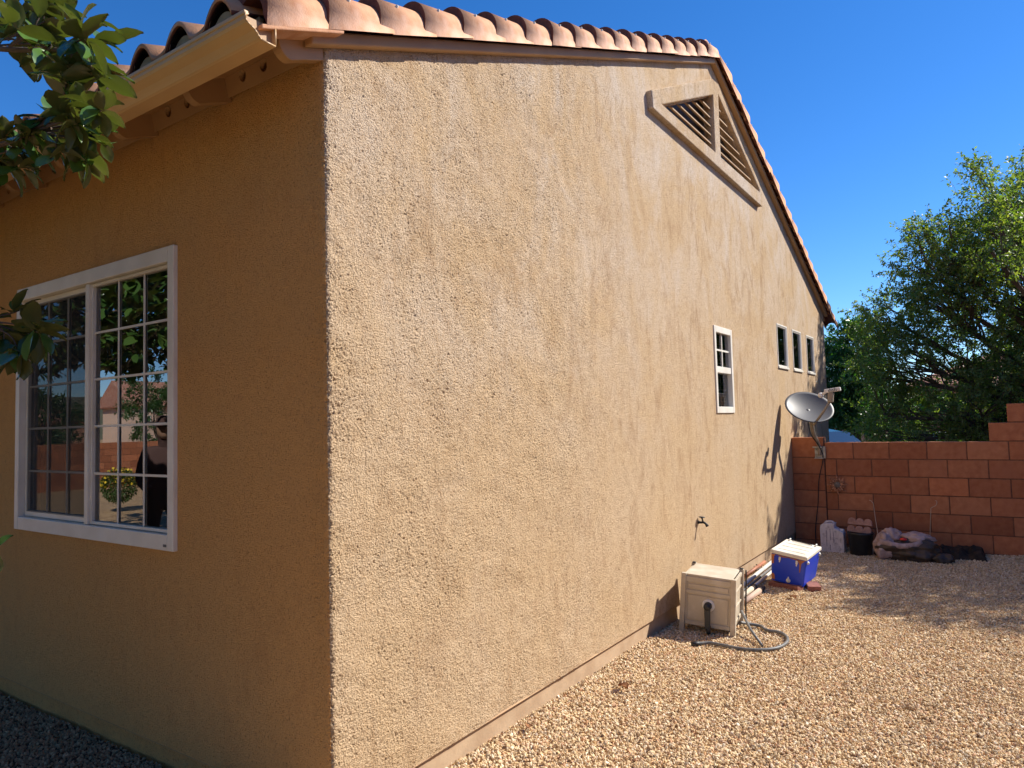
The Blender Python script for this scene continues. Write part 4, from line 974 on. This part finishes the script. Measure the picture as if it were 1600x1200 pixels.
big, nb = tree('shade_tree', 'large airy green tree rising behind the stepped end of the block wall', 'tree', (12.2,-4.2,-.26), (12.0,-3.9,1.2), .15,
    [(12.3,-2.9,3.7,1.5,1.7,1.5), (12.5,-4.9,3.6,1.8,1.9,1.4), (11.9,-1.35,4.1,.7,.55,.6), (11.7,-.7,2.4,.7,.6,.6), (11.9,-1.5,3.5,.9,.75,.75), (11.8,-1.6,4.3,.7,.5,.5), (12.2,-2.4,5.1,.9,.6,.5), (11.9,-.8,3.2,.7,.6,.35),
     (11.8,-1.2,2.5,.9,.95,.6), (11.6,-1.6,1.6,1.0,1.4,.65), (11.7,-3.2,2.0,1.2,1.5,.9), (11.6,-.5,1.75,.6,.45,.5), (11.5,-1.0,1.25,.7,.8,.25), (11.5,-2.3,1.25,.7,.6,.25),
     (10.1,-4.6,3.9,1.1,1.1,.9), (8.9,-5.2,3.9,1.0,.9,.7), (9.4,-5.2,4.3,1.0,.9,.7), (10.8,-2.3,4.4,.7,.4,.45), (9.9,-2.15,3.9,.5,.3,.35), (9.5,-2.75,3.7,.45,.25,.3)],
    1350, .062, 25, M['leafA'], spread=.36, seed=4, keep=lambda c: not (-1.65 < c[1] < -.85 and 1.95 < c[2] < 2.4))
tree('garden_tree', 'deep green leafy tree showing between the house end and the big airy tree', 'tree', (18.4,.9,-.26), (18.3,.95,1.2), .13,
    [(18.2,1.1,2.3,1.0,.95,1.0), (18.3,.9,3.2,.75,.7,.75), (18.0,1.6,1.7,.9,.8,.6), (17.9,.5,1.8,.6,.7,.6)], 330, .085, 30, M['leafB'], spread=.26, seed=9)
tree('street_tree', 'dark tree farther back filling the right edge behind the block wall', 'tree', (17.5,-3.6,-.26), (17.4,-3.6,1.0), .16,
    [(17.5,-3.4,2.2,1.6,2.3,1.7), (17.0,-1.3,1.5,1.2,1.2,.9), (17.2,-4.9,3.6,1.6,1.9,1.6), (17.1,-.1,1.6,.8,.7,.9)], 420, .10, 26, M['leafB'], spread=.38, seed=12, keep=lambda c: not (-1.3 < c[1] < -.1 and 1.9 < c[2] < 2.9))

# ---- magnolia by the front window: trunk outside the picture, branches reaching in
mg = empty('magnolia_tree', (-2.1, 2.3, -.02)); tag(mg, 'glossy broad leaved magnolia reaching in from the upper left before the eave', 'tree')
wd = MB(); B0 = Vector((-2.1,2.3,-.02))
trunk = bez([(-2.1,2.3,-.05),(-2.05,2.28,.9),(-2.15,2.35,1.9),(-2.2,2.6,3.2),(-2.3,2.9,4.6)], 5); wd.tube(trunk, [.085-.003*i for i in range(len(trunk))], 12)
P = []; D = []; Ls = []; YP = []; YD = []; YL = []
rg = np.random.default_rng(21)
def whorl(c, d, n, L_=.125, sp=1.0, dr=-.15, along=.05):
    d = np.array(d, float); d /= np.linalg.norm(d); c = np.array(c, float)
    a = np.cross(d, [0.3,.2,1]); a /= np.linalg.norm(a); b = np.cross(d, a)
    for k in range(n):
        ph = k*2.4+rg.uniform(-.3,.3); o_ = (a*math.cos(ph)+b*math.sin(ph))*sp*rg.uniform(.7,1.2)+d*rg.uniform(.25,.9)+np.array([0,0,dr])+rg.normal(size=3)*.12
        P.append(c + d*rg.uniform(-along, along)); D.append(o_); Ls.append(L_*rg.uniform(.7,1.2))
def branch(pts, r0, r1, tips, nl=9, L_=.125, dr=-.15):
    p = bez(pts, 6); wd.tube(p, [r0+(r1-r0)*i/(len(p)-1) for i in range(len(p))], 7)
    for t in tips:
        i = min(range(len(p)), key=lambda k: (p[k]-Vector(t)).length); q = bez([p[max(0,i-2)], p[i].lerp(Vector(t), .5)+Vector((0,0,.015)), Vector(t)], 4)
        wd.tube(q, [.0035,]*5+[.0025]*(len(q)-5), 5); whorl(t, Vector(t)-q[-3], nl, L_, dr=dr)
branch([(-2.18,2.4,2.6),(-1.5,1.5,2.85),(-1.05,.80,2.90),(-.90,.45,2.84),(-.86,.15,2.76)], .020, .005, [(-0.79, 0.98, 3.19), (-0.86, 0.38, 2.98), (-0.8, 0.61, 3.08), (-0.85, 0.79, 3.06), (-0.8, 0.65, 2.98), (-0.89, 0.26, 2.78), (-0.77, 0.84, 3.13), (-0.8, 0.55, 2.98), (-0.82, 0.66, 3.1), (-0.8, 0.5, 3.0), (-0.78, 0.48, 3.02), (-0.79, 0.52, 2.92), (-0.77, 0.72, 2.97), (-0.92, 0.36, 2.86), (-0.86, 0.17, 2.74), (-0.88, 0.03, 2.74), (-0.84, 0.08, 2.69), (-0.8, 0.14, 2.81), (-0.8, 0.2, 2.77), (-.86,.10,2.80)], 8, .10, -.15)
branch([(-2.16,2.36,2.2),(-1.5,1.4,2.40),(-1.05,.70,2.48),(-.88,.25,2.53)], .018, .005, [(-0.89, 0.13, 2.63), (-0.9, 0.17, 2.44), (-0.8, 0.37, 2.62), (-0.82, 0.36, 2.6), (-0.87, 0.32, 2.54), (-0.83, 0.19, 2.52), (-0.89, 0.06, 2.49), (-0.85, 0.17, 2.65), (-0.86, 0.12, 2.46), (-0.89, 0.28, 2.56), (-0.87, 0.04, 2.54), (-0.87, -0.04, 2.51), (-0.91, 0.1, 2.52), (-0.84, 0.17, 2.44), (-0.81, 0.12, 2.49)], 8, .09, -.25)
branch([(-2.15,2.33,2.0),(-1.5,1.45,2.30),(-1.0,.78,2.46)], .016, .007, [(-0.9, 0.36, 2.49), (-0.89, 0.56, 2.54), (-0.89, 0.57, 2.48), (-0.91, 0.6, 2.51), (-0.93, 0.31, 2.5), (-0.88, 0.52, 2.51), (-0.86, 0.66, 2.59), (-0.92, 0.52, 2.54), (-0.9, 0.45, 2.44)], 8, .09, -.2)
branch([(-2.1,2.3,1.75),(-1.4,1.85,1.98),(-.85,1.55,2.08),(-.64,1.30,2.04)], .016, .005, [(-0.54, 1.44, 2.0), (-0.67, 1.02, 1.9), (-0.56, 1.31, 2.11), (-0.68, 0.83, 1.96), (-0.54, 1.62, 2.08), (-0.62, 1.33, 1.98), (-0.63, 1.27, 1.97), (-0.65, 0.96, 1.98), (-0.59, 1.29, 1.93), (-0.57, 1.39, 1.97), (-0.54, 1.36, 1.99)], 8, .12, -.3)
branch([(-2.1,2.3,1.1),(-1.5,1.2,1.22),(-1.12,.30,1.25)], .010, .003, [(-1.07,.125,1.255)], 4, .06, 0)
branch([(-2.15,2.35,1.9),(-1.4,1.6,2.3),(-.95,1.0,2.34)], .012, .004, [(-.85,.90,2.36)], 5, .08, -.3)
# dense crown outside the picture (it shades the left of the front wall and shows in the glass)
for k in range(2100):
    c = np.array([rg.uniform(-6.2,-1.75), rg.uniform(1.8,9.0), rg.uniform(2.35,4.8)]); 
    if c[0] > -1.95 + (c[1]+2.16)*.20 - .15: pass
    whorl(c, rg.normal(size=3)+np.array([0,0,.4]), 9, .16)
    if rg.random() < .08: wd.tube([Vector((-2.2,2.6,3.0)).lerp(Vector(c), .4), Vector(c)], [.014,.006], 5)
for k in range(160):
    y = rg.uniform(2.8, 7.0); whorl([rg.uniform(-1.75, -1.0), y, rg.uniform(2.35,3.4)], rg.normal(size=3)+np.array([0,0,.3]), 8, .14)
for k in range(750):  # more unseen leaves, added behind the viewpoint to block sky light
    c = np.array([rg.uniform(-6.5,-2.75), rg.uniform(-2.2,2.6), rg.uniform(1.2,4.8)])
    if math.hypot(c[0]+4.4, c[1]-.6) > 3.0: continue
    whorl(c, rg.normal(size=3)+np.array([0,0,.4]), 9, .17)
P = np.array(P); D = np.array(D); Ls = np.array(Ls); n = len(P)
yl = np.zeros(n, bool)
for c in [(-.90,.56,2.50)]:
    i = np.argsort(np.linalg.norm(P-np.array(c), axis=1))[:3]; yl[i] = True
T2 = T_M.copy()
V, F = leaves_mesh(P[~yl]-np.array(B0), D[~yl], rg.uniform(-.7,.7,(~yl).sum()), Ls[~yl], rg.uniform(.46,.60,(~yl).sum()), T2, F_M)
npmesh('crown', V, F, M['mag'], mg, smooth=True)
V, F = leaves_mesh(P[yl]-np.array(B0), D[yl], rg.uniform(-.7,.7,yl.sum()), Ls[yl], rg.uniform(.40,.50,yl.sum()), T2, F_M)
o = npmesh('yellow_leaves', V, F, M['yellow_leaf'], mg, smooth=True)
wd.build('trunk', M['bark'], mg, world=True)

# ---------------------------------------------------------------- parked cars beyond the wall
def car(name, loc, rz, paint, label, roofh=1.46):
    c = empty(name, loc, (0,0,rz)); tag(c, label, 'car', 'cars parked beyond the block wall')
    hw = .88
    low = [(-2.25,.35),(-2.28,.60),(-2.22,.86),(-1.70,.93),(1.05,.92),(1.75,.84),(2.18,.70),(2.26,.50),(2.22,.28),(1.85,.24),(-1.85,.24)]
    mb = MB(); n = len(low); V = []
    for y, sx, in ((-hw,.965),(-hw+.10,1),(hw-.10,1),(hw,.965)):
        for (x, z) in low: V.append((x*sx, y, z if abs(y) < hw else .24+(z-.24)*.93))
    F = [tuple(range(n))[::-1], tuple(range(3*n,4*n))]
    for j in range(3):
        for i in range(n): F.append((j*n+i, j*n+(i+1)%n, (j+1)*n+(i+1)%n, (j+1)*n+i))
    body = mb.add(V, F, False).build('body', paint, c, bevel=.05, seg=3)
    rh = roofh
    gh = [(-1.95,.92),(-1.25,rh-.06),(-.75,rh),(.15,rh-.01),(.45,rh-.07),(1.22,.91)]
    mb = MB(); V = []; n = len(gh)
    for s in (-1, 1):
        for (x, z) in gh: V.append((x, s*(.80 - (z-.9)*.34), z))
    F = [tuple(range(n))[::-1], tuple(range(n,2*n))] + [(i, (i+1)%n, n+(i+1)%n, n+i) for i in range(n)]
    mb.add(V, F, False).build('cabin', paint, c, bevel=.04, seg=3)
    for s in (-1, 1):
        yb, yt = s*.807, s*(.80-(rh-.14-.9)*.34+.006)
        for a, b_, a2, b2 in ((-1.55,-.42,-1.10,-.42),(-.34,.86,-.34,.38)):
            MB().add([(a,yb,.95),(b_,yb,.95),(b2,yt,rh-.13),(a2,yt,rh-.13)], [(0,1,2,3) if s < 0 else (3,2,1,0)]).build('side_window', M['car_glass'], c)
        MB().box((.80,s*.88,.93),(.92,s*1.03,1.06)).build('mirror', paint, c, bevel=.02)
        for x in (-1.40, 1.38):
            wl = MB().lathe([(.20,-.10),(.31,-.10),(.33,-.07),(.33,.07),(.31,.10),(.20,.10)], (x, s*.80, .33), 28, axis=(0,1,0)).build('tyre', M['rubber'], c)
            MB().lathe([(0,.095),(.06,.10),(.17,.075),(.205,.10),(.205,-.1)], (x, s*.80, .33), 20, axis=(0,s,0)).build('rim', M['chrome'], wl)
        MB().box((2.08,s*.50,.60),(2.235,s*.80,.72)).build('headlight', M['glass'] if False else M['white_plastic'], c, bevel=.02)
        MB().box((-2.27,s*.55,.68),(-2.20,s*.82,.82)).build('tail_light', M['redcap'], c, bevel=.01)
    a = .0
    MB().add([(1.20,-.68,.945),(1.20,.68,.945),(.50,.60,rh-.055),(.50,-.60,rh-.055)], [(0,1,2,3)]).build('windscreen', M['car_glass'], c)
    MB().add([(-1.93,-.66,.955),(-1.93,.66,.955),(-1.285,.58,rh-.062),(-1.285,-.58,rh-.062)], [(3,2,1,0)]).build('rear_window', M['car_glass'], c)
    return c
car('parked_car', (13.55,1.15,-.26), R(-112), M['car_sky_tint'], 'car with reflected sky blue painted on, whose bonnet shows above the block wall beside the satellite dish', 1.56)
car('parked_car', (20.5,-1.1,-.40), R(-92), M['car_white'], 'white car seen through the tree just above the middle of the block wall', 1.46)
car('parked_car', (19.2,-3.6,-.30), R(80), M['car_silver'], 'silver car just above the block wall left of the stepped blocks', 1.40)

# ---------------------------------------------------------------- neighbouring houses and walls
def tileroof(name, par, x0, x1, y0, y1, ze, zr, over=.5, hip=True):
    mb = MB(); x0 -= over; x1 += over; y0 -= over; y1 += over
    if (x1-x0) > (y1-y0): h = (y1-y0)/2; a = Vector((x0+(h if hip else 0),(y0+y1)/2,zr)); b = Vector((x1-(h if hip else 0),(y0+y1)/2,zr)); V = [(x0,y0,ze),(x1,y0,ze),(x1,y1,ze),(x0,y1,ze),a,b]; F = [(0,1,5,4),(1,2,5),(2,3,4,5),(3,0,4)]
    else: h = (x1-x0)/2; a = Vector(((x0+x1)/2,y0+(h if hip else 0),zr)); b = Vector(((x0+x1)/2,y1-(h if hip else 0),zr)); V = [(x0,y0,ze),(x1,y0,ze),(x1,y1,ze),(x0,y1,ze),a,b]; F = [(0,1,4),(1,2,5,4),(2,3,5),(3,0,4,5)]
    mb.add(V, F); o = mb.build(name, M['farroof'], par, world=True); q = o.modifiers.new('s', 'SOLIDIFY'); q.thickness = .18; return o
def nhouse(name, label, x0, x1, y0, y1, zb, zt, zr, wallm, over=.5, hip=True, wins=(), face='x0'):
    h = empty(name, ((x0+x1)/2, (y0+y1)/2, zb)); tag(h, label, 'house')
    MB().box((x0,y0,zb),(x1,y1,zt)).build('wall', wallm, h, world=True)
    tileroof('roof', h, x0, x1, y0, y1, zt+.02, zr, over, hip)
    if not hip:
        g_ = MB()
        if (x1-x0) > (y1-y0): g_.prism([(x0,y0,zt),(x0,y1,zt),(x0,(y0+y1)/2,zr-.25)], (x1-x0,0,0))
        else: g_.prism([(x0,y0,zt),(x1,y0,zt),((x0+x1)/2,y0,zr-.25)], (0,y1-y0,0))
        g_.build('gable', wallm, h, world=True)
    for (u, z, w_, hh) in wins:
        if face == 'x0': wn = MB().box((x0-.04,u,z),(x0-.004,u+w_,z+hh)).build('window', M['white'], h, world=True); MB().box((x0-.05,u+.07,z+.07),(x0-.04,u+w_-.07,z+hh-.07)).build('pane', M['car_glass'], wn, world=True)
        else: wn = MB().box((u,y0-.05,z),(u+w_,y0-.004,z+hh)).build('window', M['white'], h, world=True); MB().box((u+.07,y0-.06,z+.07),(u+w_-.07,y0-.05,z+hh-.07)).build('pane', M['car_glass'], wn, world=True)
    return h
nhouse('neighbour_house', 'neighbouring house whose tiled roof shows through the big airy tree', 25.5, 36, -14, .15, -.26, 2.45, 4.9, M['pinkwall'], wins=((-3.5,.7,1.6,1.1),(-8,.7,1.6,1.1)))
nhouse('sky_blocker_house', 'unseen house across the side yard, added to cut the sky light', -9, 15, -19, -6.6, -.06, 3.0, 5.0, M['peach'], over=.5)  # unseen house, put in to block blue sky light from the side yard
o = MB().box((22.2,.35,-.26),(22.4,3.8,1.55)).build('garden_wall', M['pinkwall']); tag(o, 'sunlit pink stucco wall seen under the trees left of the big tree', 'wall')
# what the big front window mirrors
yw = empty('yard_wall', (-12, 20.5, -.06)); tag(yw, 'long red block wall far across the front yard, seen in the window glass', 'wall')
mb = MB()
for r_ in range(7):
    x = -34 + (.2 if r_ % 2 else 0)
    while x < 3:
        mb.box((x+.005, 20.5, .2*r_-.1+.005), (x+.395, 20.65, .2*r_+.1-.005)); x += .4
mb.build('blocks', M['wallblock'], yw, world=True); MB().box((-34, 20.506, -.2), (3, 20.644, 1.29)).build('mortar', M['wallmortar'], yw, world=True)
nhouse('peach_house', 'peach gabled house with red roof mirrored in the front window', -40.2, -34.6, 68.5, 74, -.1, 4.2, 6.9, M['peach'], hip=False, wins=((-36.6,2.6,.9,.7),(-38.6,2.6,.9,.7)), face='y0')
nhouse('pink_house', 'low pink house with red roof beyond the yard wall, mirrored in the window', -34, -24, 76, 86, -.1, 2.9, 5.4, M['pinkwall'])
def hills():
    V = []; F = []; n = 180; rows = [(230,-.5),(300,7),(380,18),(480,27),(620,24)]
    for (rr, h) in rows:
        for i in range(n):
            a = 2*math.pi*i/n; V.append((rr*math.cos(a), rr*math.sin(a), h*(1+.45*mnoise.noise(Vector((math.cos(a)*3, math.sin(a)*3, rr*.004))))*(.45 if math.cos(a) > .5 else 1)))
    for j in range(len(rows)-1):
        for i in range(n): F.append((j*n+i, j*n+(i+1)%n, (j+1)*n+(i+1)%n, (j+1)*n+i))
    return MB().add(V, F, True)
tag(hills().build('hills', M['hill']), kind='structure')
fl = empty('flowering_bush', (-5.75,13.1,.12)); fl.scale = (.8,.8,.8); tag(fl, 'green bush with yellow flowers in the front yard, mirrored in the window', 'bush')
rg = np.random.default_rng(5); n = 1800; d = rg.normal(size=(n,3)); d /= np.linalg.norm(d,axis=1,keepdims=True); Pq = d*np.array([.42,.42,.42])*(rg.random(n)**.3)[:,None]+np.array([0,0,.45])
V, F = leaves_mesh(Pq, d+rg.normal(size=(n,3))*.5, rg.uniform(-1,1,n), np.full(n,.09), np.full(n,.4), T_S, F_S); npmesh('crown', V, F, M['leafC'], fl)
n = 160; d = rg.normal(size=(n,3)); d[:,2] = np.abs(d[:,2]); d /= np.linalg.norm(d,axis=1,keepdims=True); V, F = leaves_mesh(d*np.array([.44,.44,.46])+np.array([0,0,.45]), rg.normal(size=(n,3)), rg.uniform(-1,1,n), np.full(n,.08), np.full(n,.9), T_S, F_S); npmesh('flowers', V, F, M['petal'], fl)
MB().tube([(0,0,0),(0,0,.4)], .02, 6).build('trunk', M['bark'], fl)
for i, (x, y, s) in enumerate(((-9.5,26,1.0),(-16,30,1.3))):
    tree('cypress_tree' if i else 'yard_tree', ['round green tree beyond the yard wall, mirrored in the window', 'wider green tree beyond the yard wall, mirrored in the window'][i], 'tree', (x,y,-.06), (x,y,1.0), .12, [(x,y,1.9*s,1.2*s,1.2*s,1.0*s),(x+.5,y,2.6*s,.8*s,.8*s,.7*s)], 70, .16, 14, M['leafB'], spread=.4, seed=30+i)

# ---------------------------------------------------------------- person mirrored in the window
pn = empty('person', (-2.03, 4.82, -.02), (0,0,R(-60))); tag(pn, 'person in dark clothes standing in the shaded front yard, mirrored in the window', 'person')
def skin(name, verts, edges, rad, mt, par):
    me = bpy.data.meshes.new(name); me.from_pydata(verts, edges, []); o = bpy.data.objects.new(name, me); C.objects.link(o); o.parent = par
    md = o.modifiers.new('skin', 'SKIN'); 
    for i, r_ in enumerate(rad): me.skin_vertices[0].data[i].radius = (r_ if isinstance(r_, tuple) else (r_, r_))
    me.skin_vertices[0].data[0].use_root = True
    s_ = o.modifiers.new('sub', 'SUBSURF'); s_.levels = 2; s_.render_levels = 2; me.materials.append(mt); return o
vv = [(0,0,.95),(0,0,1.12),(0,0,1.32),(.02,0,1.44),(.04,0,1.50),(.06,0,1.60),(.06,0,1.69),
      (0,.16,1.40),(.05,.22,1.14),(.22,.16,1.05),(.30,.12,1.08),(0,-.16,1.40),(.05,-.22,1.14),(.22,-.16,1.05),(.30,-.12,1.08),
      (0,.10,.88),(.03,.11,.50),(0,.11,.09),(.12,.12,.04),(0,-.10,.88),(.03,-.11,.50),(0,-.11,.09),(.12,-.12,.04)]
ee = [(0,1),(1,2),(2,3),(3,4),(4,5),(5,6),(2,7),(7,8),(8,9),(9,10),(2,11),(11,12),(12,13),(13,14),(0,15),(15,16),(16,17),(17,18),(0,19),(19,20),(20,21),(21,22)]
rd = [(.12,.16),(.11,.15),(.12,.17),.07,.055,.085,.075,.07,.05,.038,.032,.07,.05,.038,.032,.09,.062,.045,.04,.09,.062,.045,.04]
import bpy as _b
def addskin(name, *a):
    o = None
    me = bpy.data.meshes.new(name); me.from_pydata(a[0], a[1], []); o = bpy.data.objects.new(name, me); C.objects.link(o); o.parent = a[4]
    if not me.skin_vertices:
        bpy.context.view_layer.objects.active = o; o.modifiers.new('skin', 'SKIN')
        lay = me.attributes
    if me.skin_vertices:
        for i, r_ in enumerate(a[2]): me.skin_vertices[0].data[i].radius = r_ if isinstance(r_, tuple) else (r_, r_)
        me.skin_vertices[0].data[0].use_root = True
    s_ = o.modifiers.new('sub', 'SUBSURF'); s_.levels = 2; s_.render_levels = 2; me.materials.append(a[3]); return o
addskin('body', vv, ee, rd, M['shirt'], pn)
hd = MB().lathe([(0,-.115),(.045,-.105),(.07,-.06),(.08,0),(.078,.05),(.055,.09),(0,.105)], (.07,0,1.63), 16, squash=(1.12,.92)); hd.build('head', M['skin'], pn)
hc = MB().lathe([(.086,.0),(.088,.03),(.075,.08),(.04,.11),(0,.115)], (.065,0,1.645), 16, squash=(1.12,.95)); hc.prism([(.13,-.07,1.665),(.22,-.05,1.655),(.24,0,1.655),(.22,.05,1.655),(.13,.07,1.665)], (0,0,.008)); hc.build('cap', M['shirt'], pn)
print('leaves', nb)
